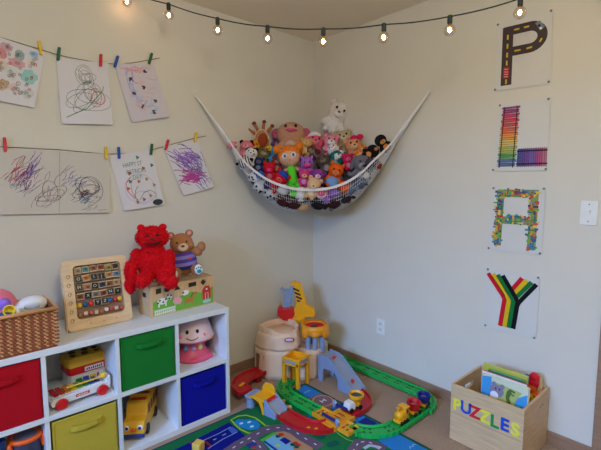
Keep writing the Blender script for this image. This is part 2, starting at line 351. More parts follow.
# twine lines and clothespins
TW = M((110, 85, 70), .9, 'cloth')
def wallL(px, py, off): p = on(px, py, 1, -off); return tuple(p)
t = nb(TW).tube([wallL(px, py, .0035) for px, py in [(-24, 30), (39, 49), (58, 55), (80, 59.5), (100, 63), (114, 64), (132, 63), (149, 60), (160, 58)]], .0016, 5).build('hanging_twine'); tag(t, 'thin twine holding the upper row of drawings', 'twine')
t = nb(TW).tube([wallL(px, py, .0035) for px, py in [(-24, 145), (5, 147), (57, 149.5), (105, 154), (118, 154), (135, 152.5), (151, 150), (166, 146), (195, 138), (206, 136)]], .0016, 5).build('hanging_twine'); tag(t, 'thin twine holding the lower row of drawings', 'twine')
PC = {'red': (200, 25, 45), 'yellow': (225, 185, 40), 'green': (15, 90, 60), 'blue': (25, 75, 165)}
for col, px, py, tilt, lab in [('yellow', 39.5, 48.5, .1, 'yellow clothespin on corner of the sticker paper, upper line'), ('green', 58, 54.5, -.15, 'green clothespin at left corner of the looping line drawing'), ('red', 100, 61, -.08, 'red clothespin at right corner of the looping line drawing'),
                          ('blue', 115.5, 62, -.3, 'blue clothespin at left corner of the pink shaded paper'), ('green', 149.5, 59, -.3, 'green clothespin at right end of the upper line'), ('red', 4.5, 144.5, 0, 'red clothespin at left edge holding the wide double sheet'),
                          ('yellow', 105, 153, 0, 'yellow clothespin at right corner of the wide double sheet'), ('blue', 118, 153, 0, 'blue clothespin at left corner of the HAPPY ST PATRICKS DAY paper'), ('green', 150.5, 149.5, -.15, 'dark green clothespin at right corner of the HAPPY ST PATRICKS DAY paper'),
                          ('red', 166, 145, -.3, 'red clothespin at left corner of the purple scribble paper'), ('yellow', 194.5, 137.5, -.2, 'yellow clothespin at right corner of the purple scribble paper')]:
    p = on(px, py, 1, 0)
    t = thing('clothespin', lab, 'clothespin', (p.x, -.006, p.z), group='coloured clothespins', rot=(0, -tilt, 0)); m = M(PC[col], .5)
    for s in (-1, 1):
        b = nb(m).prism([(-.006, -.032), (.006, -.032), (.007, .0), (.006, .032), (-.006, .032), (-.007, 0)], 0, .005, lambda a, c_, d, s=s: (a, (-.009 if s < 0 else -.001)-d*.9+.0*c_-(.002*abs(c_)/.032 if s < 0 else 0), c_)); b.build('prong', t, bevel=.001)
    nb(M((150, 150, 155), .3)).cyl((0, -.0075, .004), .0035, .015, (0, PI/2, 0), 10).build('spring', t)

# ================================================================ PLAY letter sheets on right wall
SH = M((214, 211, 207), .6, 'paper', spec=.3)
Rq = lambda *pts: [(on(px, py, 0, 0)[1], on(px, py, 0, 0)[2]) for px, py in pts]
def psheet(letter, quad, lab):
    t, S = sheet('letter_sheet', lab, 'poster', Rq(*quad), SH, 'letter sheets spelling PLAY', 0, 0, 'r', 2, 2)
    return t, S
QP = [(497, 23.5), (553.2, 9.5), (550.8, 83.5), (494, 91.5)]; QL = [(499, 104), (550.5, 97.5), (547.8, 170.5), (492, 171.5)]
QA = [(492.5, 186.5), (546, 187), (542, 254.8), (487.6, 249.5)]; QY = [(486.8, 267.5), (540.3, 275.8), (536.4, 339), (484.3, 326.5)]
t, S = psheet('P', QP, 'letter sheet with a P shaped like a dark road, top of the column')
A = .27; B_ = .35
def arc(cx, cy, rx, ry, a0, a1, n=14): return [(cx+rx*math.cos(a0+(a1-a0)*i/n), cy+ry*math.sin(a0+(a1-a0)*i/n)) for i in range(n+1)]
def phys(S): return lambda o: (lambda a, c: S(o)(a/A, c/B_))
F = phys(S); ROAD = M((62, 46, 50), .6)
b = nb(ROAD).rib([(.062, .328), (.062, .034)], .054, F(0)).rib([(.04, .055), (.12, .055), (.165, .055)]+arc(.170, .108, .058, .053, -PI/2+.1, PI/2)+[(.12, .161), (.07, .161)], .046, F(.0003)); b.build('road_letter', t)
b = nb(M((214, 180, 40), .6))
for y in (.31, .215, .175, .13, .085): b.rib([(.062, y+.012), (.062, y-.012)], .0085, F(.0006))
for p, q in [((.092, .055), (.118, .055)), ((.14, .054), (.165, .054)), ((.226, .125), (.216, .142)), ((.182, .158), (.156, .161)), ((.128, .161), (.098, .161))]: b.rib([p, q], .0085, F(.0007))
b.build('lane_dash', t)
b = nb(M((175, 25, 35), .5)).flat([(.046, .235), (.076, .235), (.076, .292), (.046, .292)], F(.001)); b.mat(M((235, 170, 175), .5))
for y in (.245, .258, .27, .282): b.rib([(.051, y), (.071, y+.004)], .004, F(.0014))
b.build('red_car_picture', t)
b = nb(M((120, 130, 140), .5)).flat([(.192, .046), (.214, .038), (.238, .074), (.216, .086)], F(.001)); b.mat(BLACK).flat([(.203, .06), (.215, .055), (.22, .064), (.208, .07)], F(.0014)).mat(WHITE).flat([(.212, .074), (.222, .07), (.227, .08), (.217, .084)], F(.0014)); b.build('grey_car_picture', t)
t, S = psheet('L', QL, 'letter sheet with an L made of rainbow railway tracks, second from the top'); F = phys(S)
cols = [(150, 60, 120), (200, 60, 100), (215, 70, 70), (225, 100, 60), (230, 150, 60), (225, 190, 70), (170, 180, 70), (90, 150, 90), (80, 110, 160)]
b = MB(); n = 27
for i in range(n):
    y = .026+i*.0113; c = cols[min(8, int(i/n*9))]; b.mat(ink(c)).rib([(.03 if i % 3 else .024, y), (.116 if i % 3 else .122, y+.002*(i % 2))], .0095, F(0))
b.mat(ink((50, 35, 50)))
for i in range(0, n): b.rib([(.024, .031+i*.0113), (.122, .031+i*.0113)], .002, F(.0004))
b.build('track_ties', t); b = nb(ink((45, 30, 45)))
for x in (.038, .106): b.rib([(x, .02), (x, .332)], .005, F(.0008))
b.build('track_rail', t)
cols2 = [(70, 80, 150), (90, 70, 150), (120, 70, 150), (110, 100, 170), (150, 80, 140), (190, 80, 130), (200, 110, 130)]
b = MB()
for i in range(14):
    x = .128+i*.0101; b.mat(ink(cols2[i//2])).rib([(x, .238), (x, .328)], .008, F(0)); b.mat(ink((50, 35, 60))).rib([(x+.005, .234), (x+.005, .332)], .002, F(.0004))
b.build('track_ties', t); b = nb(ink((35, 25, 50)))
for y in (.25, .315): b.rib([(.122, y), (.268, y)], .007, F(.0008))
b.build('track_rail', t)
t, S = psheet('A', QA, 'letter sheet with a blocky A collaged from many coloured scraps, third from the top'); F = phys(S); rnd = random.Random(4)
pal = [(60, 130, 60), (90, 160, 60), (205, 160, 50), (210, 90, 50), (60, 130, 170), (190, 50, 60), (120, 170, 70), (60, 90, 150), (225, 200, 90), (90, 60, 80), (40, 110, 110)]
zones = [(.016, .01, .075, .325, 95), (.07, .01, .20, .06, 55), (.185, .01, .25, .335, 100), (.08, .145, .2, .2, 60)]
b = MB(); k = 0
for c, z in [((110, 140, 80), (.035, .02, .07, .32)), ((110, 140, 120), (.06, .015, .24, .055)), ((140, 150, 80), (.2, .02, .24, .33)), ((130, 140, 80), (.06, .16, .22, .2))]:
    b.mat(ink(c)).flat([(z[0], z[1]), (z[2], z[1]), (z[2], z[3]), (z[0], z[3])], F(k*.0001)); k += 1
for (x0, y0, x1, y1, n) in zones:
    for i in range(n):
        x = rnd.uniform(x0+.012, x1-.012); y = rnd.uniform(y0+.01, y1-.01); a = rnd.choice([0, PI/2, 0, PI/2, rnd.uniform(0, PI)]); l = rnd.uniform(.01, .026)
        l *= .62; k += 1; b.mat(ink(rnd.choice(pal))).rib([(x-math.cos(a)*l, y-math.sin(a)*l), (x+math.cos(a)*l, y+math.sin(a)*l)], rnd.uniform(.006, .013), F(.0005+k*.000006))
b.rib(arc(.055, .035, .016, .016, -2.5, 1.6), .006, F(.003)); b.build('collage_letter', t)
t, S = psheet('Y', QY, 'letter sheet with a Y of red, yellow, green and black bands, bottom of the column'); F = phys(S)
BD = [(205, 25, 45), (225, 185, 35), (20, 120, 55), (18, 18, 26)]
for i, c in enumerate(BD):
    o = (i-1.5)*.0225; b = nb(M(c, .7, 'cloth'))
    # left arm + stem
    b.prism([(0, 0)]*0 or [(0, 0), (1, 0), (1, 1)], 0, 0) if False else None
    la = (.050+o*1.15, .03); jn = (.138+o, .155+o*.0); st = (.122+o, .322)
    b.rib([la, (jn[0]-.012, jn[1]-.014), (jn[0], jn[1]+.01), st], .0235, F(.0008))
    b.build('coloured_band', t)
for i, c in enumerate(BD):
    o = (i-1.5)*.021; b = nb(M(c, .7, 'cloth'))
    b.rib([(.222+o*1.1, .038+o*.35), (.148+o*.75, .145+o*.6)] if i < 3 else [(.222+o*1.1, .038+o*.35), (.178, .165), (.158, .215)], .0225, F(.0004)); b.build('coloured_band', t)
for nm, Q in [('P', QP), ('L', QL), ('A', QA), ('Y', QY)]:
    for cn, (px, py), dx, dy in zip(['top left', 'top right', 'bottom right', 'bottom left'], Q, (.8, -.8, -.8, .8), (.8, .8, -.8, -.8)):
        p = on(px+dx*2, py+dy*2, 0, 0)
        t = thing('push_pin', 'small silver pin at the %s corner of the %s sheet' % (cn, nm), 'pin', (0, p.y, p.z), group='pins holding the letter sheets')
        nb(M((120, 118, 122), .3)).lathe([(.0, .0115), (.005, .0105), (.0058, .008), (.0035, .005), (.001, .0)], rot=(0, -PI/2, 0), n=10).build('pin_head', t, smooth=True)

# ================================================================ string lights
base0 = Vector((-1.392, -.377)); st = Vector((.1458, -.229))
cord_y = {-1: -9, 0: 4, 1: 18.5, 2: 26.5, 3: 29, 4: 24.5, 5: 16.5, 6: -1.5, 7: -30}
pxs = {-1: 126.5, 0: 168.5, 1: 217.5, 2: 267.5, 3: 323.3, 4: 384, 5: 450, 6: 520.5, 7: 604}
t = thing('string_lights', 'string of glowing round bulbs on a dark green cord across the corner', 'string lights')
pts = []
for k in range(-1, 8):
    dd = ray(pxs[k], cord_y[k]); pts.append(CAM+dd*(2.125-.0725*k))
e0 = Vector((-1.70, 0, min(2.4, pts[0].z+.03))); e1 = Vector((-.10, -2.40, pts[-1].z+.06)); e1 = Vector((0, -2.56, pts[-1].z+.1))
allp = [e0]+pts+[e1]; path = []
for i in range(len(allp)-1):
    a, c = allp[i], allp[i+1]
    for s in range(6): u = s/6; path.append(tuple(a.lerp(c, u)-Vector((0, 0, .006*math.sin(PI*u)))))
path.append(tuple(e1))
nb(M((22, 34, 34), .6)).tube(path, .0028, 6).build('cord', t)
G = glassm(); FIL = glow((1, .60, .30), 60); SOCK = M((25, 40, 38), .5); GLO = glow((1, .75, .5), 9)
for i, p in enumerate(pts):
    s_ = nb(SOCK).lathe([(.008, .005), (.0105, 0), (.0105, -.026), (.009, -.030)], c=p, n=14).build('socket', t)
    g = nb(G).ell((p.x, p.y, p.z-.056), .0245, n=20, m=14).build('bulb', t, smooth=True)
    nb(FIL).ell((p.x, p.y, p.z-.055), (.0075, .0075, .010), n=8, m=6).build('filament', g, smooth=True)
    nb(M((150, 120, 80), .3)).cyl((p.x, p.y, p.z-.038), .006, .014, n=8).build('bulb_cap', g)
nb(M((200, 200, 200), .3)).tube([e0, e0+Vector((0, -.01, 0)), e0+Vector((0, -.014, .01))], .002).build('wall_hook', t)

# ================================================================ cube shelf
SX0, SX1, SY0, SY1, SZ = -2.30, -1.070, -.422, -.03, .63; TH = .02
CXS = [-2.138, -1.834, -1.533, -1.232]
SW = M((222, 224, 230), .4)
t = thing('cube_shelf', 'white two row cube shelf against the left wall', 'shelf', (0, 0, 0))
nb(SW).bb((SX0, SY0, SZ-.028), (SX1, SY1, SZ)).build('top_panel', t, bevel=.002)
nb(SW).bb((SX0+TH, SY0+.002, 0), (SX1-TH, SY1, .03)).build('bottom_panel', t, bevel=.002)
nb(SW).bb((SX0+TH, SY0+.002, .308), (SX1-TH, SY1-.006, .330)).build('middle_shelf', t, bevel=.002)
for x in (SX0, SX1-TH): nb(SW).bb((x, SY0+.001, 0), (x+TH, SY1, SZ-.028)).build('side_panel', t, bevel=.002)
for x in (-1.986, -1.683, -1.383):
    nb(SW).bb((x-.009, SY0+.003, .330), (x+.009, SY1-.006, SZ-.028)).build('divider', t, bevel=.001)
    nb(SW).bb((x-.009, SY0+.003, .03), (x+.009, SY1-.006, .308)).build('divider', t, bevel=.001)
nb(M((214, 216, 222), .5)).bb((SX0+TH, SY1-.006, .03), (SX1-TH, SY1, SZ-.028)).build('back_panel', t)
def bin_(cx, z0, c, lab, w_=.262):
    t = thing('storage_bin', lab, 'storage bin', (cx, SY0+.008, z0), group='fabric cube bins in the shelf')
    m = M(c, .9, 'cloth'); h = .264; d = .33; q = .006
    b = nb(m).bb((-w_/2, 0, 0), (w_/2, q, h)).bb((-w_/2, d-q, 0), (w_/2, d, h)).bb((-w_/2, q, 0), (-w_/2+q, d-q, h)).bb((w_/2-q, q, 0), (w_/2, d-q, h)).bb((-w_/2+q, q, 0), (w_/2-q, d-q, q))
    b.build('bin_body', t, bevel=.002)
    hz = h-.055
    b = nb(m).sweep([(-.062, 0, hz), (-.058, -.012, hz), (-.04, -.018, hz-.001), (0, -.02, hz-.003), (.04, -.018, hz-.001), (.058, -.012, hz), (.062, 0, hz)], [(-.0015, -.011), (.0015, -.011), (.0015, .011), (-.0015, .011)])
    b.box((-.062, -.002, hz), (.016, .003, .026)).box((.062, -.002, hz), (.016, .003, .026)); b.build('handle', t)
    nb(m).tube([(-w_/2+.006, -.001, .006), (-w_/2+.006, -.001, h-.004), (w_/2-.006, -.001, h-.004), (w_/2-.006, -.001, .006), (-w_/2+.006, -.001, .006)], .0022, 6).build('edge_piping', t)
bin_(CXS[0], .331, (176, 14, 30), 'red fabric bin in the top row at the left edge', .28)
bin_(CXS[2], .331, (26, 118, 46), 'green fabric bin in the top row below the wooden farm box', .27)
bin_(CXS[1], .031, (192, 168, 60), 'yellow fabric bin in the bottom row below the xylophone', .27)
bin_(CXS[3], .031, (14, 18, 150), 'blue fabric bin in the bottom right cube', .27)

# --- xylophone cart
t = thing('toy_xylophone', 'white pull-along toy xylophone with two red wheels facing out', 'xylophone', (-1.838, -.345, .331), .10); t.scale = (1, 1, .92)
b = nb(M((222, 224, 232), .4)).prism([(-.125, .022), (.125, .022), (.13, .05), (.13, .088), (.118, .092), (.11, .062), (-.12, .055), (-.13, .045)], -.035, .06, lambda a, c, d: (a, d, c)); b.build('cart_body', t, bevel=.003)
for x in (-.088, .088):
    for y in (-.041, .066): nb(RED).lathe([(0, -.007), (.024, -.007), (.027, -.003), (.027, .003), (.024, .007), (.008, .009), (0, .009)], (x, y, .027), (PI/2, 0, 0), 24).build('wheel', t, smooth=False)
bars = [(175, 30, 45), (200, 60, 40), (225, 130, 40), (235, 200, 50), (110, 170, 60), (30, 140, 80), (30, 90, 150), (60, 60, 140)]
for i, c in enumerate(bars): nb(M(c, .35)).box((-.105+i*.026, .012, .070), (.020, .085-.003*i, .005)).build('bar', t, bevel=.001)
for y in (-.02, .045): nb(M((225, 225, 232), .4)).box((-.014, y, .0635), (.215, .008, .008)).build('bar_rail', t)
b = nb(RED).bb((-.028, -.0362, .035), (.032, -.035, .048)); b.mat(WHITE)
for i in range(7): b.bb((-.022+i*.007, -.0366, .038), (-.018+i*.007, -.0361, .044+.001*(i % 2)))
b.build('logo_sticker', t)
tg = thing('mallet', 'yellow-headed mallet lying across the toy xylophone', 'mallet', (-1.822, -.36, .408), .10)
nb(M((235, 200, 80), .4)).tube([(-.075, .0, .004), (.075, 0, .004)], .004).build('stick', tg); nb(M((240, 195, 40), .35)).ell((.088, 0, .008), .015).build('mallet_head', tg, smooth=True)
# --- block bucket
t = thing('shape_sorter_bucket', 'toy block bucket with yellow lid and red band behind the xylophone', 'toy bucket', (-1.772, -.175, .331), .06); t.scale = (.93, .95, .86)
b = nb(M((235, 232, 240), .3)).prism([(-.085, -.065), (.085, -.065), (.095, -.04), (.095, .05), (-.095, .05), (-.095, -.04)], 0, .12); b.build('bucket_body', t, bevel=.006)
b = nb(RED).prism([(-.09, -.072), (.09, -.072), (.1, -.045), (.1, .055), (-.1, .055), (-.1, -.045)], .09, .135); b.build('bucket_band', t, bevel=.004)
b = nb(M((228, 175, 30), .4)).prism([(-.094, -.077), (.094, -.077), (.106, -.045), (.106, .06), (-.106, .06), (-.106, -.045)], .135, .182, top=[(-.084, -.055), (.084, -.055), (.096, -.035), (.096, .05), (-.096, .05), (-.096, -.035)]); b.build('lid', t, bevel=.006)
for i, (x, y) in enumerate([(-.06, -.02), (0, -.02), (.06, -.02), (-.05, .028), (.015, .028), (.065, .028)]):
    b = nb(M((90, 50, 20), .6)).cyl((x, y, .1835), .018, .004, n=(4, 20, 3, 20, 5, 4)[i]); b.build('shape_hole', t)
b = nb(WHITE); b.bb((-.02, -.0745, .097), (.075, -.072, .122)); b.mat(BLU)
for i in range(8): b.bb((-.012+i*.0105, -.0755, .103), (-.006+i*.0105, -.0745, .114+.003*(i % 2)))
b.build('front_label', t)
for i, c in enumerate([(30, 140, 70), (40, 90, 190), (235, 200, 40), (200, 40, 60)]): nb(M(c, .4)).box((-.05+i*.035, -.068, .04), (.028, .012, .05)).build('side_picture', t, bevel=.002)

# --- smiling lamp toy
t = thing('toy_lamp', 'pink toy lamp with a smiling white dome shade', 'toy lamp', (-1.214, -.255, .331), R(-24)); t.scale = (1.10, 1.10, 1.12)
b = nb(M((226, 90, 130), .4)).lathe([(.0, 0), (.098, 0), (.1, .012), (.088, .024), (.068, .04), (.058, .080), (.048, .108), (0, .112)], n=36); b.build('base', t, smooth=True)
for i in range(3): nb(M((235, 80, 125), .4)).ell((.085*math.cos(-PI/2+(i-1)*1.0), .085*math.sin(-PI/2+(i-1)*1.0), .012), (.03, .022, .012)).build('foot', t, smooth=True)
for i, c in enumerate([(110, 170, 215), (190, 150, 220), (235, 225, 150)]):
    a = -PI/2+(i-1)*.62; nb(M(c, .4)).ell((.060*math.cos(a), .060*math.sin(a), .066), (.014, .014, .017)).build('button', t, smooth=True)
nb(M((240, 205, 50), .4)).tube([(.055, -.045, .09), (.078, -.058, .105), (.084, -.062, .125)], [.006, .006, .01]).build('dial', t, smooth=True)
SHD = M((238, 205, 212), .5)
b = nb(SHD).lathe([(0, .228), (.03, .226), (.060, .216), (.082, .195), (.094, .165), (.104, .130), (.112, .112), (.106, .106), (0, .110)], n=40); sh = b.build('lamp_shade', t, smooth=True)
for s in (-1, 1): nb(BLACK).ell((s*.025-.005, -.092, .162), (.008, .005, .011)).build('eye', sh, smooth=True)
for s in (-1, 1): nb(M((235, 130, 150), .6)).ell((s*.055-.005, -.082, .138), (.013, .006, .010)).build('cheek', sh, smooth=True)
nb(M((90, 40, 50), .5)).tube([(.035*math.sin(a)-.005, -.109+.012*(a*a), .145-.02*math.cos(a)) for a in [x/5-1 for x in range(11)]], .0024, 6).build('smile', sh)
nb(M((222, 120, 150), .6)).torus((0, 0, .110), .109, .0045).build('shade_rim', sh, smooth=True)

# --- toy bus
t = thing('toy_bus', 'yellow toy bus with blue eyes and red roof seats in bottom cube', 'toy bus', (-1.608, -.366, .031), R(-36)); t.scale = (1.02, .92, 1.08)
YB = M((232, 172, 34), .35)
side = [(0, .028), (.0, .07), (.02, .088), (.062, .098), (.082, .148), (.10, .155), (.30, .155), (.31, .14), (.31, .028), (.275, .028), (.265, .05), (.235, .05), (.225, .028), (.095, .028), (.085, .05), (.055, .05), (.045, .028)]
b = nb(YB).prism(side, -.052, .052, lambda a, c, d: (d, a, c)); b.build('bus_body', t, bevel=.007)
nb(M((60, 70, 110), .15)).add([(-.042, .064, .103), (.042, .064, .103), (.036, .080, .142), (-.036, .080, .142), (-.042, .070, .103), (.042, .070, .103), (.036, .086, .142), (-.036, .086, .142)], [(0, 1, 2, 3), (4, 5, 6, 7), (0, 1, 5, 4), (3, 2, 6, 7), (0, 3, 7, 4), (1, 2, 6, 5)]).build('windshield', t)
nb(RED).bb((-.038, .105, .154), (.038, .29, .158)).build('roof_opening', t, bevel=.002)
for y in (.13, .2, .27): nb(YB).bb((-.05, y, .153), (.05, y+.014, .172)).build('roof_bar', t, bevel=.004)
for s in (-1, 1):
    b = nb(M((120, 30, 25), .5))
    for y in (.095, .15, .205, .26): b.bb((s*.0515, y, .088), (s*.0535, y+.038, .132))
    b.build('side_window', t)
    for y in (.07, .25): nb(M((25, 25, 60), .6)).cyl((s*.048, y, .026), .026, .02, (0, PI/2, 0), 24).build('wheel', t, bevel=.002)
    e = nb(WHITE).ell((s*.033, .002, .064), (.013, .006, .013)).build('headlight_eye', t, smooth=True); nb(M((25, 50, 130), .3)).ell((s*.031, -.004, .064), (.008, .003, .008)).build('pupil', e, smooth=True)
nb(ORG).ell((0, -.004, .056), (.016, .008, .008)).build('nose', t, smooth=True)
nb(M((40, 50, 130), .4)).bb((-.053, -.008, .018), (.053, .012, .034)).build('bumper', t, bevel=.004)

# --- bottom left toys
t = thing('toy_drum', 'round toy with an orange rim and grey face, bottom left cube', 'toy', (-2.058, -.335, .031))
nb(M((60, 62, 90), .5)).lathe([(0, 0), (.06, 0), (.065, .02), (.055, .12), (.06, .205), (0, .205)], n=28).build('body', t, bevel=.003); nb(ORG).torus((0, 0, .208), .056, .011).build('rim', t, smooth=True)
nb(M((120, 125, 150), .5)).cyl((0, 0, .208), .05, .006).build('drum_face', t)
for s in (-1, 1): nb(ORG).ell((s*.062, -.03, .18), (.012, .018, .03)).build('handle', t, smooth=True)
t = thing('toy_cup', 'tall dark blue toy cylinder beside the orange-rimmed toy', 'toy', (-2.155, -.36, .031)); nb(M((20, 60, 130), .4)).lathe([(0, 0), (.020, 0), (.024, .235), (.020, .235), (.017, .01), (0, .01)], n=24).build('cup_body', t); nb(M((20, 70, 150), .4)).torus((0, 0, .235), .022, .004).build('cup_rim', t)

# ================================================================ on top of shelf
# --- wicker basket
t = thing('wicker_basket', 'brown woven wicker basket at the left end of the shelf top', 'basket', (-2.125, -.31, SZ), R(2))
WK = M((136, 74, 44), .7, 'wicker'); WK2 = M((206, 148, 98), .7, 'wicker'); bw, bd, bh = .20, .115, .172
b = nb(WK).bb((-bw+.008, -bd+.008, 0), (bw-.008, -bd+.016, bh)).bb((-bw+.008, bd-.016, 0), (bw-.008, bd-.008, bh)).bb((-bw+.008, -bd+.008, 0), (-bw+.016, bd-.008, bh)).bb((bw-.016, -bd+.008, 0), (bw-.008, bd-.008, bh)).bb((-bw+.01, -bd+.01, 0), (bw-.01, bd-.01, .01))
b.build('basket_wall', t)
b = MB(); rows = 20
per = [(-bw, -bd), (bw, -bd), (bw, bd), (-bw, bd)]
for r_ in range(rows):
    z = .008+r_*(bh-.012)/rows; b.mat(WK if r_ % 2 else M((160, 92, 56), .7, 'wicker'))
    for e in range(4):
        (x0, y0), (x1, y1) = per[e], per[(e+1) % 4]; L = math.hypot(x1-x0, y1-y0); n = int(L/.0080); nx, ny = (y1-y0)/L, -(x1-x0)/L
        for i in range(n):
            if (i+r_) % 2: continue
            u0, u1 = i/n, (i+1.15)/n
            b.mat(WK2 if (i//2+r_) % 2 == 0 else M((158, 88, 52), .7, 'wicker'))
            mx, my = x0+(x1-x0)*(u0+u1)/2, y0+(y1-y0)*(u0+u1)/2
            b.ell((mx-nx*.008, my-ny*.008, z+.005), (.0078 if abs(ny) > .5 else .005, .0078 if abs(nx) > .5 else .005, .0045), (0, .45*(abs(ny) > .5), 0), 6, 4)
b.build('woven_strands', t, smooth=True)
b = nb(WK2); 
b.tube([(-bw, -bd, bh), (bw, -bd, bh), (bw, bd, bh), (-bw, bd, bh), (-bw, -bd, bh)], .0085, 8); b.build('rim', t, smooth=True)
t = thing('toy_egg', 'white rounded toy sticking out of the wicker basket', 'toy', (-2.002, -.30, .750)); nb(M((226, 226, 232), .35)).ell((0, 0, .050), (.066, .05, .042), (0, -.2, 0), 24, 16).ell((-.05, -.01, .035), (.034, .03, .028)).build('shell', t, smooth=True); nb(M((200, 202, 212), .35)).ell((.0, -.047, .06), (.03, .006, .015)).build('side_panel', t, smooth=True)
t = thing('toy_ball', 'pink ball with purple patch in the wicker basket', 'ball', (-2.118, -.26, .722)); bl_ = nb(M((230, 120, 150), .45)).ell((0, 0, .09), .075, n=28, m=20).build('ball_shell', t, smooth=True); nb(M((140, 100, 215), .45)).ell((.022, -.062, .105), (.026, .018, .030)).build('patch', t, smooth=True)
t = thing('toy_cup', 'small yellow cup between the pink ball and white toy', 'toy cup', (-2.078, -.355, .778)); nb(M((235, 205, 30), .4)).lathe([(0, 0), (.018, 0), (.023, .034), (.019, .034), (.014, .006), (0, .006)], (0, 0, .022), (R(60), 0, R(-20)), 20).build('cup_body', t, smooth=False)
t = thing('toy_shell', 'blue and green rounded toy at left edge of the wicker basket', 'toy', (-2.110, -.362, .757)); nb(M((35, 80, 150), .4)).ell((0, 0, .02), (.055, .035, .03)).build('shell', t, smooth=True); nb(M((50, 140, 80), .4)).torus((0, 0, .022), .046, .008, (R(15), 0, 0)).build('shell_band', t, smooth=True)

# --- alphabet board
t = thing('alphabet_board', 'wooden frame of spinning alphabet and picture tiles leaning on the shelf', 'alphabet toy', (-1.704, -.262, SZ), 0)
WD = M((222, 190, 150), .5, 'wood', grain=(1, 1, 7)); WDD = M((190, 140, 95), .5, 'wood')
TL = Matrix.Rotation(R(-11), 4, 'X')
def rrect(w_, h_, r_, cx=0, cy=0, n=5):
    out = []
    for sx, sy, a0 in ((1, 1, 0), (-1, 1, PI/2), (-1, -1, PI), (1, -1, 1.5*PI)):
        for i in range(n+1):
            a = a0+PI/2*i/n; out.append((cx+sx*(w_/2-r_)+r_*math.cos(a), cy+sy*(h_/2-r_)+r_*math.sin(a)))
    return out
def ring_prism(b, out, inn, y0, y1):
    n = len(out); vs = [(a, y, c) for y in (y0, y1) for a, c in out]+[(a, y, c) for y in (y0, y1) for a, c in inn]
    fs = []
    for i in range(n):
        j = (i+1) % n; fs += [(i, j, n+j, n+i), (2*n+i, 2*n+j, 3*n+j, 3*n+i), (i, j, 2*n+j, 2*n+i), (n+i, n+j, 3*n+j, 3*n+i)]
    return b.add(vs, fs)
b = nb(WD); b.T = TL; ring_prism(b, rrect(.300, .338, .022, 0, .169), rrect(.222, .258, .02, .006, .180), -.012, .03); b.build('frame', t, bevel=.002)
b = nb(WD); b.T = TL; b.bb((-.153, -.004, 0), (-.150, .03, .31)); b.build('side_face', t)
b = nb(M((150, 120, 100), .7)); b.T = TL; b.bb((-.11, .022, .05), (.120, .026, .318)); b.build('back_panel', t)
b = nb(WDD).box((-.1, .10, .02), (.02, .14, .04)).box((.1, .10, .02), (.02, .14, .04)); b.build('foot', t, bevel=.003)
rowspec = [[('', (215, 180, 145)), ('', (90, 160, 150)), ('', (175, 110, 70)), ('', (165, 75, 55)), ('', (190, 170, 90)), ('', (70, 50, 40))],
           [('O', 0), ('', (225, 130, 50)), ('I', 0), ('J', 0), ('', (215, 150, 90)), ('', (100, 150, 190))],
           [('M', 0), ('', (200, 130, 100)), ('O', 0), ('', (50, 60, 90)), ('', (150, 100, 60)), ('', (205, 165, 115))],
           [('', (150, 90, 50)), ('X', 0), ('', (130, 130, 120)), ('', (150, 70, 60)), ('N', 0), ('V', 0)],
           [('b', (225, 180, 40)), ('b', (30, 90, 150)), ('b', (205, 50, 50)), ('Y', 0), ('Z', 0), ('b', (30, 90, 150)), ('b', (205, 50, 50)), ('b', (225, 180, 40))],
           [('c', (180, 120, 90)), ('c', (220, 200, 190)), ('c', (205, 90, 80)), ('c', (225, 205, 190)), ('c', (170, 110, 70)), ('c', (230, 220, 215)), ('c', (190, 60, 60)), ('c', (225, 190, 180)), ('c', (185, 80, 70))]]
rr = random.Random(1)
for r_, row in enumerate(rowspec):
    z = .286-r_*.042
    b = nb(M((170, 150, 130), .4)); b.T = TL; b.tube([(-.1, .008, z), (.112, .008, z)], .0022); b.build('rod', t)
    n = len(row); xs = [-.082+i*.0352 for i in range(n)] if n == 6 else ([-.088, -.062, -.036, -.006, .028, .056, .079, .1] if n == 8 else [-.088+i*.0238 for i in range(9)])
    for x, (ch, c) in zip(xs, row):
        b = MB(); b.T = TL
        if ch == 'b': b.mat(M(c, .35)).ell((x, .006, z), .0125); b.build('bead', t, smooth=True); continue
        if ch == 'c': b.mat(M(c, .5)).box((x, .006, z-.004*rr.random()), (.017, .017, .017), (rr.uniform(-.3, .3), rr.uniform(-.3, .3), 0)); b.build('small_block', t, bevel=.001); continue
        tw = rr.uniform(-.08, .08); T2 = Matrix.Translation((x, .006, z)) @ Matrix.Rotation(rr.uniform(-.4, .3), 4, 'X') @ Matrix.Rotation(tw, 4, 'Y')
        b.T = TL @ T2; b.mat(WD).box((0, 0, 0), (.031, .012, .031))
        if c == 0: b.mat(BLACK).box((0, -.0064, 0), (.029, .001, .029)); b.mat(M((205, 205, 195), .5)).text(ch, .021, Matrix.Translation((0, -.0072, 0)) @ Matrix.Rotation(PI/2, 4, 'X'), .0003, .0)
        else: c = tuple(int(v*.8) for v in c); b.mat(M(c, .5)).box((0, -.0064, 0), (.028, .001, .024)); b.mat(M(tuple(max(0, v-60) for v in c), .5)).box((rr.uniform(-.004, .004), -.0072, rr.uniform(-.003, .003)), (.012, .001, .010))
        b.build('tile', t)
b = nb(M((150, 100, 70), .6)); b.T = TL
for k in range(6):
    z = .05+k*.042; b.tube([(-.128+.009*math.cos(a*.7)*(1-a*.05), -.0125, z+.012*math.sin(a*.7)*(1-a*.05)) for a in range(12)], .0012, 5)
b.build('painted_curls', t)
for x in (-.05, .01, .07): 
    b = nb(M((190, 160, 120), .5)); b.T = TL; b.cyl((x, -.0125, .025), .004, .002, (PI/2, 0, 0)); b.build('peg', t)

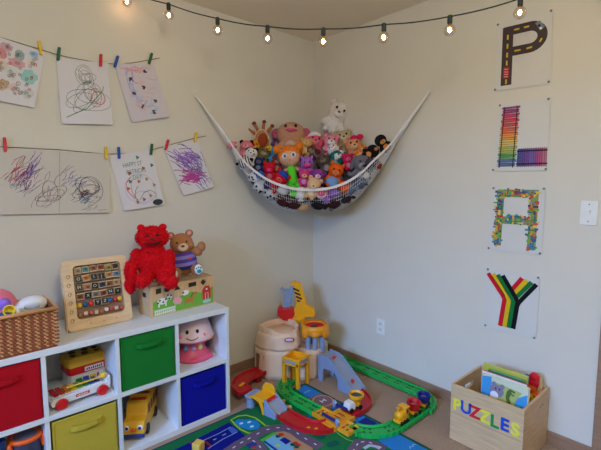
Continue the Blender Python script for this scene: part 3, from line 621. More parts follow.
# --- farm box
fa = Vector((-1.475, -.314, 0)); fb = Vector((-1.078, -.281, 0)); ang = math.atan2(fb.y-fa.y, fb.x-fa.x)
t = thing('shape_sorter_box', 'wooden shape sorter box printed with a green farm scene', 'wooden toy box', (fa.x, fa.y, SZ), ang)
W = .398; D = .13; Hh = .163
WF = M((214, 178, 136), .5, 'wood', grain=(8, 1, 1))
nb(WF).bb((0, 0, 0), (W, .008, Hh)).build('front_panel', t, bevel=.001)
nb(WF).bb((0, D-.008, 0), (W, D, Hh)).build('back_panel', t); nb(WF).bb((0, .008, 0), (.008, D-.008, Hh)).build('end_panel', t, bevel=.001); nb(WF).bb((W-.008, .008, 0), (W, D-.008, Hh)).build('end_panel', t, bevel=.001)
nb(WF).bb((.008, .008, 0), (W-.008, D-.008, .008)).build('floor_panel', t)
b = nb(WF).bb((.008, .008, Hh-.012), (W-.008, D-.008, Hh-.004)); b.build('top_panel', t)
Ff = lambda o: (lambda a, c: (a, -.0008-o, c))
b = nb(M((110, 178, 60), .5)).flat([(.012, .006), (W-.01, .006), (W-.01, .102)]+[(W-.01-(W-.022)*i/20, .088+.014*math.cos(i*.75)*(.6)) for i in range(1, 20)]+[(.012, .08)], Ff(0)); b.build('printed_meadow', t)
b = nb(WHITE).rib([(.02, .012), (.14, .018)], .004, Ff(.0006)).rib([(.02, .028), (.14, .034)], .004, Ff(.0006))
for i in range(11): b.rib([(.022+i*.0115, .006), (.022+i*.0115, .038)], .0055, Ff(.0008))
b.build('printed_fence', t)
b = nb(WHITE).flat(blob(.065, .078, .03, .018, 16), Ff(.0008)).flat(blob(.108, .092, .015, .014, 12), Ff(.001)).rib([(.045, .07), (.045, .048)], .008, Ff(.0008)).rib([(.085, .07), (.085, .048)], .008, Ff(.0008)); b.mat(BLACK)
for p in [(.05, .084), (.07, .072), (.085, .085), (.04, .072), (.115, .1), (.098, .104), (.105, .085)]: b.flat(blob(p[0], p[1], .006, .005, 8), Ff(.0014))
b.build('printed_cow', t)
b = nb(M((232, 165, 175), .5)).flat(blob(.155, .062, .028, .02, 16), Ff(.001)).flat(blob(.142, .070, .013, .012, 12), Ff(.0013)).rib([(.14, .05), (.14, .038)], .007, Ff(.001)).rib([(.17, .05), (.17, .038)], .007, Ff(.001)); b.build('printed_pig', t)
b = nb(M((235, 235, 230), .5)).flat(blob(.205, .098, .021, .016, 9, .1), Ff(.001)); b.mat(M((60, 60, 60))).flat(blob(.19, .1, .006, .006, 8), Ff(.0014)); b.build('printed_sheep', t)
b = nb(M((190, 120, 60), .5)).flat(blob(.225, .05, .03, .014, 16), Ff(.001)).rib([(.245, .055), (.262, .08)], .013, Ff(.0012)).flat(blob(.27, .082, .012, .007, 10), Ff(.0013)).rib([(.205, .045), (.203, .018)], .006, Ff(.001)).rib([(.245, .045), (.247, .018)], .006, Ff(.001)); b.mat(M((110, 60, 35))).rib([(.238, .066), (.252, .09)], .005, Ff(.0015)); b.build('printed_horse', t)
b = nb(M((200, 45, 45), .5)).flat([(.315, .035), (.37, .035), (.372, .09), (.358, .112), (.33, .112), (.313, .09)], Ff(.001)); b.mat(WHITE).rib([(.333, .036), (.333, .07), (.352, .07), (.352, .036)], .003, Ff(.0014)).flat([(.337, .088), (.348, .088), (.348, .098), (.337, .098)], Ff(.0014)); b.mat(M((160, 205, 225))).flat(blob(.343, .022, .03, .01, 14), Ff(.0014)); b.build('printed_barn', t)
DK = M((50, 38, 30), .8); _F0 = Ff; Ff = lambda o: (lambda a, c: (a, -.0008-o, c+.009))
for nm, ptsh in [('square', [(.03, .112), (.06, .114), (.06, .142), (.03, .14)]), ('circle', blob(.095, .127, .018, .014, 20)), ('triangle', [(.135, .114), (.175, .114), (.155, .142)]), ('rectangle', [(.225, .114), (.275, .116), (.275, .14), (.225, .138)]), ('cross', [(.305, .122), (.312, .122), (.312, .113), (.33, .113), (.33, .122), (.338, .122), (.338, .135), (.33, .135), (.33, .143), (.312, .143), (.312, .135), (.305, .135)])]:
    nb(DK).flat(ptsh, Ff(.0004)).build('shape_hole', t)
nb(DK).bb((-.0006, .05, .10), (.0, .085, .125)).build('shape_hole', t)

# ================================================================ plush helpers
def P3(c, kind='plush'): return M(c, .95, kind)
def tufts(b, ells, n, ln, rnd, w_=.004):
    vs = []; fs = []
    tot = sum(r[0]*r[2] for c, r in ells)
    for c, r in ells:
        for i in range(int(n*r[0]*r[2]/tot)):
            z = rnd.uniform(-1, 1); a = rnd.uniform(0, 2*PI); q = math.sqrt(1-z*z); nv = Vector((q*math.cos(a), q*math.sin(a), z))
            p = Vector(c)+Vector((nv.x*r[0], nv.y*r[1], nv.z*r[2])); d = (nv+Vector((rnd.gauss(0, .35), rnd.gauss(0, .35), rnd.gauss(-.25, .3)))).normalized()*ln*rnd.uniform(.6, 1.2)
            s1 = nv.orthogonal().normalized()*w_; s2 = nv.cross(s1).normalized()*w_; k = len(vs)
            vs += [tuple(p-s1), tuple(p+s1*.5+s2*.87), tuple(p+s1*.5-s2*.87), tuple(p+d)]; fs += [(k, k+1, k+3), (k+1, k+2, k+3), (k+2, k, k+3)]
    b.add(vs, fs)
# --- big red plush
t = thing('plush_toy', 'large shaggy red plush toy sitting on the wooden farm box', 'plush toy', (-1.425, -.245, .842), R(-22)); t.scale = (.95, .92, .79)
RF = P3((214, 16, 28)); rnd = random.Random(11)
E_ = [((0, 0, .09), (.085, .07, .115)), ((0, -.0, .17), (.062, .055, .06)), ((.0, -.012, .262), (.088, .075, .075)),
      ((-.085, -.02, .12), (.035, .035, .07)), ((-.12, -.035, .04), (.034, .034, .075)), ((-.125, -.045, -.045), (.032, .03, .06)),
      ((.085, -.02, .11), (.032, .035, .065)), ((.088, -.05, .04), (.03, .035, .05)),
      ((-.045, -.075, .005), (.042, .075, .04)), ((.055, -.085, .0), (.042, .085, .04)), ((.085, -.15, -.018), (.04, .035, .045)), ((-.06, -.13, -.008), (.038, .035, .04))]
b = nb(RF)
for c, r in E_: b.ell(c, r)
b.build('body', t, smooth=True, remesh=.008)
b = nb(RF); b.keep = True; tufts(b, E_, 7000, .0085, rnd, .003); o = b.build('fur', t); o['kind'] = 'stuff'
for s in (-1, 1): nb(RF).ell((s*.058, .01, .325), (.022, .014, .024)).build('ear', t, smooth=True)
for s in (-1, 1): nb(BLACK).ell((s*.026, -.083, .285), .0085).build('eye', t, smooth=True)
nb(M((120, 10, 18), .6)).ell((0, -.086, .264), (.014, .010, .011)).build('nose', t, smooth=True)
nb(M((40, 8, 12), .7)).tube([(-.04, -.078, .236), (-.02, -.088, .230), (.005, -.09, .229), (.03, -.086, .234), (.046, -.074, .243)], [.003, .006, .007, .006, .003], 8).build('mouth', t, smooth=True)
# --- teddy
t = thing('teddy_bear', 'brown teddy bear in a striped purple and blue shirt on the farm box', 'teddy bear', (-1.222, -.215, .816), R(-24)); t.scale = (1.07,)*3; t.rotation_euler = (0, R(-7), R(-24))
TB = P3((176, 120, 84))
b = nb(TB).ell((0, 0, .06), (.06, .05, .07)).ell((.0, -.005, .165), (.062, .052, .056)).ell((.045, -.03, .155), (.02, .02, .02))
for s in (-1, 1):
    b.ell((s*.052, -.05, .02), (.03, .05, .03)).ell((s*.062, -.088, .028), (.028, .016, .034))
b.ell((-.068, -.02, .09), (.022, .028, .034), (0, .4, 0)).ell((-.088, -.045, .075), (.022, .022, .026)).ell((.072, -.005, .11), (.022, .024, .034), (0, -.8, 0)).ell((.1, -.018, .135), (.024, .022, .028))
b.build('body', t, smooth=True, remesh=.007)
for s in (-1, 1):
    e = nb(TB).ell((s*.048, .005, .213), (.021, .012, .021)).build('ear', t, smooth=True); nb(P3((220, 150, 150))).ell((s*.048, -.006, .213), (.012, .005, .012)).build('inner_ear', e, smooth=True)
    p = nb(P3((235, 232, 228))).ell((s*.064, -.100, .03), (.021, .008, .027)).build('foot_pad', t, smooth=True); q = nb(P3((40, 150, 175))).ell((s*.064, -.107, .022), (.012, .004, .011))
    for k in (-1, 0, 1): q.ell((s*.064+k*.010, -.106, .042-.003*abs(k)), (.0045, .004, .005))
    q.build('paw_print', p, smooth=True)
mz = nb(P3((226, 190, 155))).ell((.004, -.052, .15), (.028, .022, .022)).build('muzzle', t, smooth=True); nb(M((110, 60, 45), .4)).ell((.004, -.074, .160), (.009, .005, .007)).build('nose', mz, smooth=True)
for s in (-1, 1): nb(BLACK).ell((s*.024+.002, -.050, .178), (.005, .004, .006)).build('eye', t, smooth=True)
b = MB(); cols = [(92, 70, 165), (140, 130, 215), (92, 70, 165), (140, 130, 215), (50, 50, 95)]
prof = [(.046, .118), (.058, .104), (.064, .086), (.067, .068), (.068, .05), (.066, .03)]
for i in range(5): b.mat(P3(cols[i], 'cloth')).lathe([prof[i], prof[i+1]], n=28, closed=False) if False else b.mat(P3(cols[i], 'cloth')).add([(r*math.cos(2*PI*j/28), r*.86*math.sin(2*PI*j/28), z) for r, z in (prof[i], prof[i+1]) for j in range(28)], [(j, (j+1) % 28, 28+(j+1) % 28, 28+j) for j in range(28)])
b.build('shirt', t, smooth=True); nb(P3((215, 90, 80), 'cloth')).ell((.028, -.053, .088), (.008, .004, .008)).build('heart_patch', t, smooth=True)

# ================================================================ toy hammock
FT = [(0, 1.868), (.062, 1.745), (.113, 1.659), (.203, 1.479), (.26, 1.404), (.32, 1.348), (.408, 1.304), (.48, 1.292), (.56, 1.298), (.647, 1.335), (.72, 1.403), (.76, 1.462), (.827, 1.555), (.877, 1.646), (1, 1.882)]
BT = [(0, 1.868), (.1, 1.64), (.2, 1.47), (.3, 1.41), (.4, 1.45), (.5, 1.58), (.6, 1.45), (.7, 1.41), (.8, 1.47), (.9, 1.64), (1, 1.882)]
def ip(T, t_):
    for i in range(len(T)-1):
        if t_ <= T[i+1][0]+1e-9:
            a, x = T[i]; c, y = T[i+1]; u = (t_-a)/(c-a)
            m0 = (T[i+1][1]-T[i-1][1])/(T[i+1][0]-T[i-1][0]) if i > 0 else (y-x)/(c-a); m1 = (T[i+2][1]-x)/(T[i+2][0]-a) if i+2 < len(T) else (y-x)/(c-a)
            h = c-a; return (2*u**3-3*u*u+1)*x+(u**3-2*u*u+u)*h*m0+(-2*u**3+3*u*u)*y+(u**3-u*u)*h*m1
    return T[-1][1]
def Nf(t_, v):
    F_ = Vector((-1.02*(1-t_), -1.02*t_, ip(FT, t_)))
    B2 = Vector((-1.02+2.04*t_ if t_ < .5 else -.014, -.014 if t_ < .5 else -.014-2.01*(t_-.5), ip(BT, t_))); B2.x = min(B2.x, -.014)
    p = F_.lerp(B2, v); s = min(1, max(0, (t_-.1)/.8)); p.z -= .25*math.sin(PI*s)*math.sin(PI*v)**.75; p.x = min(p.x, -.012); p.y = min(p.y, -.012); return p
t = thing('toy_hammock', 'white net toy hammock strung across the room corner full of plush toys', 'toy hammock')
NETM = M((225, 222, 224), .7)
nu, nv = 76, 24; t0, t1 = .115, .885
vs = [tuple(Nf(t0+(t1-t0)*i/nu, j/nv)) for i in range(nu+1) for j in range(nv+1)]; fs = [(i*(nv+1)+j, (i+1)*(nv+1)+j, (i+1)*(nv+1)+j+1, i*(nv+1)+j+1) for i in range(nu) for j in range(nv)]
b = nb(NETM); b.keep = True; b.add(vs, fs); o = b.build('net', t); wf = o.modifiers.new('w', 'WIREFRAME'); wf.thickness = .0024; wf.use_replace = True; wf.use_even_offset = False
rim = [tuple(Nf(i/80, 0)) for i in range(81)]
RM = M((222, 214, 214), .7, 'cloth')
b = nb(RM).sweep([tuple(Nf(i/80, 0)) for i in range(8, 73)], [(-.004, -.0085), (.004, -.0085), (.004, .0085), (-.004, .0085)]); b.build('rim_band', t)
nb(NETM).tube([tuple(Nf(i/60, 1)) for i in range(61)], .004, 6).build('back_cord', t)
for e, s in ((0, 1), (1, -1)):
    for k, (v, dz) in enumerate([(0, 0), (.5, -.004), (1, .004)]):
        pts_ = [tuple(Nf(e, 0).lerp(Nf(e+s*.125, v), u)+Vector((0, 0, -dz*0))) for u in [q/10 for q in range(11)]]
        nb(NETM).tube([(min(-.008, x), min(-.008, y), z) for x, y, z in pts_], [.0055-.002*(k > 0)]*11 if k else [.0055+.004*q/10 for q in range(11)], 6).build('gathered_cord', t)
for p in (Nf(0, 0), Nf(1, 0), Vector((-.012, -.012, 1.6))):
    nb(M((220, 220, 218), .3)).tube([(p.x, p.y, p.z+.02), (p.x-.008, p.y-.008, p.z+.01), (p.x-.01, p.y-.01, p.z-.004), (p.x-.002, p.y-.002, p.z-.008)], .003, 8).build('wall_hook', t)

FACE = R(-42)
def prj(p):
    d = p-CAM; return 300.5+FPX*d.dot(_r)/d.dot(_f), 225-FPX*d.dot(_u)/d.dot(_f)
NETS = [(prj(Nf(i/90, j/60)), Nf(i/90, j/60)) for i in range(8, 83) for j in range(0, 50)]
def behind_net(px, py, r):
    c = [q for (x, y), q in NETS if abs(x-px) < 3.5 and abs(y-py) < 3.5] or [min(NETS, key=lambda e: (e[0][0]-px)**2+(e[0][1]-py)**2)[1]]
    q = min(c, key=lambda v: (v-CAM).dot(_f)); return q+ray(px, py).normalized()*r
HG = 'plush toys heaped in the hammock'; PR = random.Random(21)
def plush(lab, px, py, s, rpx, col, ears=('round', None), muzzle=None, tilt=(0.25, 0), yaw=0, belly=None, eyes=True, extra=None, limbs=True, nose=(60, 30, 30), cat='plush toy', name='plush_toy', shirt=None, headscale=(1, .92, .92), limbcol=None):
    """head centre sits where the pixel ray meets the vertical plane x+y=s"""
    front = s < -.84 and name == 'plush_toy'
    net = 'the net' in lab
    if front: tilt = (-.12, tilt[1])
    if net: tilt = (-1.25, tilt[1]); ears = ('side' if ears[0] else None, ears[1])
    elif name == 'plush_toy': muzzle = muzzle or (None if 'mouth' in lab or 'bird' in lab or 'penguin' in lab else tuple(min(240, int(v*.7+70)) for v in col)); tilt = (tilt[0], tilt[1]+PR.uniform(-.3, .3)); belly = belly or tuple(min(245, int(v*.6+95)) for v in col)
    rpx *= 1.2 if not front else 1.12
    hc = behind_net(px, py, rpx*2.75/FPX*1.05) if net else diag(px, py, s); depth = (hc-CAM).dot(_f); r = rpx*depth/FPX
    rot = Euler((-tilt[0], tilt[1], 0)).to_matrix().to_4x4(); Rz = Matrix.Rotation(FACE+yaw, 4, 'Z'); Mx = Rz @ Matrix.Rotation(tilt[1], 4, 'Y') @ Matrix.Rotation(-tilt[0], 4, 'X')
    loc = hc-(Mx.to_3x3() @ Vector((0, 0, 1.9*r)))
    t = thing(name, lab, cat, loc, group=HG, rot=Mx.to_euler()); m = P3(col)
    b = nb(m).ell((0, 0, 1.9*r), (r*headscale[0], r*headscale[1], r*headscale[2]))
    if limbs:
        b.ell((0, 0, .6*r), (.72*r, .6*r, .85*r))
        for q in (-1, 1):
            b.ell((q*.8*r, -.2*r, .75*r), (.28*r, .28*r, .5*r), (0, q*-.6, 0))
            b.ell((q*.45*r, -.1*r, -.2*r) if net else (q*.45*r, -.5*r, .0*r), (.28*r, .28*r, .4*r) if net else (.3*r, .55*r, .3*r))
    b.build('body', t, smooth=True, remesh=max(.0045, r*.12))
    k, ec = ears; em = P3(ec or col)
    if k:
        for q in (-1, 1):
            if k == 'round': nb(em).ell((q*.75*r, 0, 2.6*r), (.34*r, .18*r, .34*r)).build('ear', t, smooth=True)
            if k == 'side': nb(em).ell((q*1.05*r, 0, 2.05*r), (.36*r, .16*r, .42*r)).build('ear', t, smooth=True)
            if k == 'long': nb(em).ell((q*.5*r, 0, 3.05*r), (.24*r, .16*r, .6*r), (0, q*.35, 0)).build('ear', t, smooth=True)
            if k == 'flop': nb(em).ell((q*.95*r, -.1*r, 1.8*r), (.3*r, .2*r, .75*r), (0, q*-.25, 0)).build('ear', t, smooth=True)
            if k == 'elephant': nb(em).ell((q*1.1*r, .05*r, 1.95*r), (.65*r, .12*r, .75*r)).build('ear', t, smooth=True)
            if k == 'point': nb(em).lathe([(.3*r, 0), (.16*r, .35*r), (0, .6*r)], (q*.62*r, 0, 2.5*r), (0, q*.4, 0), 12).build('ear', t, smooth=True)
            if k == 'horn': nb(em).tube([(q*.35*r, 0, 2.6*r), (q*.42*r, 0, 3.1*r)], [.12*r, .12*r]).ell((q*.44*r, 0, 3.2*r), .2*r).build('horn', t, smooth=True)
    if muzzle: 
        mz = nb(P3(muzzle)).ell((0, -.78*r, 1.65*r), (.48*r, .35*r, .36*r)).build('muzzle', t, smooth=True); nb(M(nose, .4)).ell((0, -1.1*r, 1.75*r), (.14*r, .08*r, .1*r)).build('nose', mz, smooth=True)
    if eyes:
        for q in (-1, 1): nb(M((20, 18, 18), .2)).ell((q*.36*r, -.84*r, 2.1*r), (.11*r, .07*r, .13*r)).build('eye', t, smooth=True)
    if belly: nb(P3(belly)).ell((0, -.33*r, .6*r), (.48*r, .34*r, .6*r)).build('belly_patch', t, smooth=True)
    if shirt: nb(P3(shirt, 'cloth')).lathe([(.5*r, 1.3*r), (.74*r, .95*r), (.8*r, .5*r), (.76*r, .15*r)], n=20).build('shirt', t, smooth=True)
    if extra: extra(t, r)
    return t
def spots(c, n, seed, where='head'):
    def f(t, r):
        rr_ = random.Random(seed); b = nb(P3(c))
        for i in range(n):
            a = rr_.uniform(-PI, 0); z = rr_.uniform(-.8, .8); q = math.sqrt(1-z*z)
            if i % 2: b.ell((.98*r*q*math.cos(a), .9*r*q*math.sin(a), 1.9*r+.9*r*z), .16*r, n=8, m=6)
            else: b.ell((.7*r*q*math.cos(a), .58*r*q*math.sin(a), .6*r+.83*r*z), .15*r, n=8, m=6)
        b.build('spots', t, smooth=True)
    return f
# giraffe legs-up plush with knobbed limbs
hc = diag(262, 139, -.60); t = thing('plush_toy', 'brown spotted plush with four knobbed limbs fanned up like a hand', 'plush toy', (hc.x, hc.y, hc.z-.07), group=HG, rz=FACE); t.scale = (.82,)*3
b = nb(P3((196, 135, 92))).ell((0, 0, .07), (.06, .045, .085)); b.build('body', t, smooth=True)
nb(P3((150, 66, 34))).ell((.008, -.030, .072), (.042, .026, .06)).build('belly_patch', t, smooth=True)
for a, l in ((-.95, .12), (-.4, .145), (.12, .15), (.62, .13)):
    x0, z0 = .03*math.sin(a), .11; lg = nb(P3((176, 104, 64))).tube([(x0, 0, z0), (x0+l*.55*math.sin(a), 0, z0+l*.5*math.cos(a)), (x0+l*math.sin(a)*.9, 0, z0+l*.75*math.cos(a))], [.016, .012, .011]).build('limb', t, smooth=True)
    nb(P3((120, 62, 36))).ell((x0+l*.93*math.sin(a), 0, z0+l*.79*math.cos(a)), (.017, .015, .016)).build('hoof', lg, smooth=True)
b = nb(P3((232, 205, 170)))
for i in range(26):
    a = PI*(.05+.9*i/25)+PI*.0; b.ell((.058*math.cos(a), -.02, .075+.085*math.sin(a)), .006, n=6, m=5)
b.build('stitching', t, smooth=True)
# big tan head
def monk(t, r):
    nb(P3((214, 80, 130))).tube([(-.35*r, -.9*r, 1.75*r), (0, -1.0*r, 1.62*r), (.45*r, -.86*r, 1.72*r)], [.05*r, .13*r, .05*r]).build('mouth', t, smooth=True)
plush('large tan plush head with pink ears and wide pink mouth at the back', 291, 135, -.52, 11.5, (190, 140, 112), ('side', (190, 80, 120)), tilt=(.5, .18), extra=monk, limbs=True, headscale=(1.1, .9, .95))
plush('yellow-haired tan plush peeking behind the orange-haired doll', 306.5, 144, -.66, 5, (206, 160, 96), ('round', (205, 150, 70)), eyes=False)
# doll
def doll(t, r):
    hr = P3((222, 122, 42)); nb(hr).ell((0, .12*r, 2.08*r), (1.08*r, .95*r, .95*r)).build('hair', t, smooth=True)
    for q in (-1, 1): nb(hr).ell((q*.98*r, .1*r, 2.75*r), (.42*r, .36*r, .42*r)).build('hair_bun', t, smooth=True)
    b = nb(hr)
    for k in range(5): b.ell((-.6*r+k*.3*r, -.68*r+.08*r*abs(k-2), 2.58*r-.06*r*abs(k-2)), (.24*r, .14*r, .17*r))
    b.build('fringe', t, smooth=True)
    for q in (-1, 1):
        e = nb(P3((232, 232, 232), 'plain' if 0 else 'cloth')).ell((q*.4*r, -.86*r, 1.9*r), (.21*r, .08*r, .25*r)).build('eye', t, smooth=True); nb(M((60, 75, 110), .3)).ell((q*.38*r, -.94*r, 1.9*r), (.12*r, .05*r, .16*r)).build('pupil', e, smooth=True)
    nb(M((190, 110, 100), .6)).ell((0, -.92*r, 1.5*r), (.14*r, .04*r, .04*r)).build('mouth', t, smooth=True)
    nb(P3((90, 205, 50), 'cloth')).lathe([(.26*r, 1.15*r), (.42*r, .85*r), (.42*r, .2*r), (.50*r, -.4*r), (.4*r, -.6*r)], n=20).build('dress', t, smooth=True)
    for q in (-1, 1):
        nb(P3((214, 164, 136))).tube([(q*.38*r, -.1*r, .85*r), (q*.8*r, -.3*r, .45*r), (q*.85*r, -.5*r, .2*r)], [.16*r, .13*r, .15*r]).build('arm', t, smooth=True)
        l = nb(P3((90, 205, 50), 'cloth')).tube([(q*.3*r, -.1*r, -.5*r), (q*.4*r+.2*r, -.45*r, -1.3*r)], [.28*r, .22*r]).build('leg', t, smooth=True)
        nb(P3((110, 215, 60), 'cloth')).ell((q*.4*r+.3*r, -.65*r, -1.5*r), (.42*r, .34*r, .28*r)).build('shoe', l, smooth=True)
plush('doll with orange hair buns and bright green outfit at the front', 289.5, 157, -.86, 9.2, (214, 164, 136), (None, None), extra=doll, eyes=False, limbs=False, tilt=(.1, -.15), name='plush_doll', cat='doll', headscale=(1, .9, .95))
plush('purple plush bear with a pink nose right of the orange-haired doll', 307, 163, -.88, 6.2, (150, 92, 178), ('point', (160, 100, 190)), (205, 70, 130), tilt=(.2, -.1), nose=(190, 40, 100), belly=(180, 120, 190))
plush('magenta plush doll with a tan face below the purple bear', 304.5, 174, -.93, 5.2, (196, 60, 130), ('round', (190, 70, 140)), (222, 170, 120), tilt=(.2, .1), eyes=False)
plush('small purple plush with a light mouth above the tan round head', 318, 174.5, -.93, 5.5, (140, 60, 150), ('side', (110, 50, 120)), (225, 190, 200), tilt=(.4, .3))
plush('round tan plush head at the front centre of the rim', 314, 184, -.975, 6.4, (212, 170, 130), ('round', (205, 160, 122)), tilt=(.6, .2), eyes=False)
def bluetop(t, r): nb(P3((110, 150, 200), 'cloth')).lathe([(.45*r, 1.2*r), (.85*r, .8*r), (.98*r, .2*r), (.9*r, -.1*r)], n=20).build('shirt', t, smooth=True)
plush('orange plush bear in a light blue shirt at front right', 336, 170.5, -.88, 7.2, (226, 88, 24), ('point', (230, 95, 25)), (226, 120, 60), tilt=(.1, .12), extra=bluetop, nose=(130, 70, 130))
def trunk(t, r): nb(P3((108, 104, 112))).tube([(0, -.85*r, 1.7*r), (0, -1.25*r, 1.2*r), (.1*r, -1.2*r, .6*r), (.25*r, -1.3*r, .3*r)], [.3*r, .24*r, .18*r, .16*r]).build('trunk', t, smooth=True)
plush('grey plush elephant with floppy ears near right end', 362.5, 163, -.87, 8.6, (108, 104, 112), ('flop', (100, 97, 106)), tilt=(.3, .1), extra=trunk)
def beak(c):
    def f(t, r): nb(P3(c)).ell((0, -1.1*r, 1.8*r), (.25*r, .5*r, .2*r)).build('beak', t, smooth=True)
    return f
plush('black plush bird with tan face and orange feet at far right', 380.5, 140.5, -.86, 5.6, (30, 26, 30), (None, None), (206, 168, 110), tilt=(.3, -.7), extra=beak((215, 130, 60)), belly=(220, 130, 60))
plush('black plush penguin lying below the tan-faced bird', 373, 151, -.82, 5.6, (24, 24, 28), (None, None), None, tilt=(.4, 1.1), extra=beak((225, 130, 70)), belly=(222, 140, 80))
def bow(c):
    def f(t, r):
        b = nb(P3(c, 'cloth')); 
        for q in (-1, 1): b.ell((q*.4*r+.5*r, -.5*r, 2.7*r), (.42*r, .2*r, .3*r), (0, q*.3, 0))
        b.build('bow', t, smooth=True)
    return f
plush('tan plush with a hot pink bow left of the black bird', 353.5, 146, -.62, 7.2, (212, 142, 100), ('round', (215, 150, 110)), tilt=(.2, .1), extra=bow((206, 30, 85)), muzzle=(222, 170, 130))
plush('cream plush at the back below the white plush', 343, 139, -.46, 7.6, (190, 172, 134), ('round', (182, 160, 120)), tilt=(.3, -.1), muzzle=(205, 190, 155))
plush('pink and white plush bear near the centre back', 331, 141.5, -.58, 6.4, (226, 140, 160), ('round', (222, 130, 150)), (236, 225, 232), tilt=(.1, .1), belly=(235, 228, 236))
plush('white fluffy plush with pink hands below the pink bear', 333, 150, -.66, 5.4, (226, 214, 222), ('round', (226, 150, 165)), (236, 228, 230), tilt=(.5, -.3), nose=(200, 40, 50))
def hat(t, r): nb(P3((232, 218, 222), 'cloth')).lathe([(.85*r, 0), (.75*r, .3*r), (.4*r, .6*r), (0, .7*r)], (-.15*r, 0, 2.45*r), (0, -.2, 0), 18).build('hat', t, smooth=True)
plush('bright pink plush pig with a white cap', 315, 142.5, -.55, 7.4, (222, 92, 122), ('side', (222, 110, 135)), (230, 120, 140), tilt=(.3, 0), extra=hat)
# white plush (plain)
t = plush('tall plain white plush leaning back at the top of the pile', 338.5, 113, -.30, 9.2, (222, 214, 214), ('round', (216, 208, 208)), (230, 224, 222), tilt=(.05, .62), headscale=(.95, .85, 1.15), nose=(90, 80, 80), belly=(228, 222, 222))
plush('teal and white plush at right behind the orange bear', 337, 157, -.68, 6.5, (30, 112, 110), ('point', (40, 120, 115)), (205, 215, 205), tilt=(.4, .5))
plush('dark brown plush with white eyes left of the orange bear', 323, 161, -.76, 6.2, (88, 74, 68), ('long', (100, 88, 90)), (120, 100, 92), tilt=(.3, -.2))
plush('dark brown plush behind the purple bear', 311, 152, -.66, 6.2, (98, 66, 58), ('round', (90, 60, 55)), tilt=(.4, .3))
plush('magenta plush between the teal plush and grey elephant', 348, 159, -.78, 4.8, (200, 30, 90), ('round', (190, 40, 100)), tilt=(.2, -.2))
plush('orange plush behind the grey elephant', 362, 150, -.66, 5.0, (220, 130, 60), ('round', (215, 120, 50)), tilt=(.4, .2))
plush('yellow and orange plush duck in the left part', 254.5, 146, -.62, 5.6, (228, 150, 40), (None, None), tilt=(.2, .3), extra=beak((225, 100, 40)))
plush('pink plush with black round ears at far left', 246.5, 146.5, -.74, 5.4, (220, 120, 140), ('round', (25, 20, 24)), tilt=(.2, .3), eyes=False)
plush('black and white panda plush at far left', 251.5, 153.5, -.80, 5.2, (222, 220, 222), ('round', (25, 25, 28)), tilt=(.2, .2), belly=(30, 30, 34), extra=spots((25, 25, 28), 8, 2))
plush('olive green plush in the left part of the pile', 264, 155, -.70, 6.0, (112, 100, 62), ('round', (100, 90, 55)), tilt=(.5, .4))
plush('small yellow plush chick beside the knobbed brown plush', 269, 150, -.60, 4.0, (232, 196, 50), (None, None), tilt=(.2, 0), extra=beak((225, 130, 40)))
plush('small blue plush left of the orange-haired doll', 276, 153.5, -.72, 4.6, (60, 140, 190), ('round', (60, 140, 190)), tilt=(.3, 0))
plush('brown plush under the small blue plush', 277.5, 162, -.80, 4.8, (120, 62, 46), ('round', (110, 55, 40)), tilt=(.3, .2))
plush('red plush with a magenta face left of the doll', 269.5, 168, -.87, 5.8, (200, 26, 44), ('point', (205, 30, 50)), (222, 50, 120), tilt=(.2, .2), eyes=False, nose=(230, 90, 150))
plush('small purple plush behind the knobbed brown plush', 279, 138, -.44, 5.0, (120, 80, 140), ('round', (115, 75, 135)), tilt=(.2, 0))
plush('red plush with blue hat at front left behind the rim', 281, 178, -.92, 6.8, (196, 24, 34), ('round', (190, 20, 30)), tilt=(.7, .9), extra=lambda t, r: nb(P3((40, 70, 165), 'cloth')).lathe([(.9*r, 0), (.7*r, .4*r), (0, .7*r)], (0, 0, 2.3*r), n=16).build('hat', t, smooth=True), eyes=False)
# seen through the net
for lab, px, py, r_, c, e, ex in [('white plush with small dark spots in the net below the left of the rim', 253, 180, 6, (214, 212, 214), 'round', spots((40, 38, 42), 12, 8)), ('blue plush in the net just below the rim at left', 262, 177, 4.5, (50, 90, 170), 'round', None),
    ('grey plush with black spots low in the net at left', 270, 196, 7, (190, 188, 192), 'flop', spots((40, 38, 42), 14, 9)), ('second white plush in the net right of the white bear', 309, 195, 5, (220, 216, 216), 'round', None), ('green plush in the net just under the doll', 290, 190, 4, (90, 190, 60), None, None),
    ('dark brown plush in the net below the white bear', 297, 204, 8, (64, 36, 36), 'round', None), ('black plush in the net at bottom centre', 316, 205, 8, (40, 30, 36), 'round', None), ('purple plush in the net at lower centre', 333, 195, 4.8, (140, 90, 180), 'round', None),
    ('dark plush in the net at the lower right', 346, 199, 7.5, (54, 38, 44), 'round', None), ('slate blue plush in the net right of the orange plush', 361, 186, 5.5, (84, 92, 118), 'flop', None), ('white plush in the net at upper right', 367, 178, 4.5, (200, 198, 204), 'round', None),
    ('dark blue plush in the net at left', 268, 188, 4.5, (46, 56, 100), None, None), ('brick red plush in the net near the right cords', 379, 168, 4, (140, 50, 36), None, None)]:
    plush(lab, px, py, -.9, r_, c, (e, c), eyes=False, extra=ex, tilt=(0, .2))
plush('zebra striped plush seen through the net at the left end', 243.5, 163, -.90, 6.0, (222, 220, 222), ('round', (20, 20, 22)), tilt=(.2, -.3), extra=lambda t, r: [nb(P3((18, 18, 20))).torus((k*.34*r, 0, 1.9*r), math.sqrt(max(.05, 1-(k*.36)**2))*r*.93, .08*r, (0, PI/2, 0)).build('stripe', t, smooth=True) for k in (-2, -1, 0, 1, 2)], eyes=False)
plush('pink plush seen through the net near the left cords', 234, 147, -.93, 3.6, (226, 130, 150), ('round', (220, 120, 140)), tilt=(.1, -.5), eyes=False)
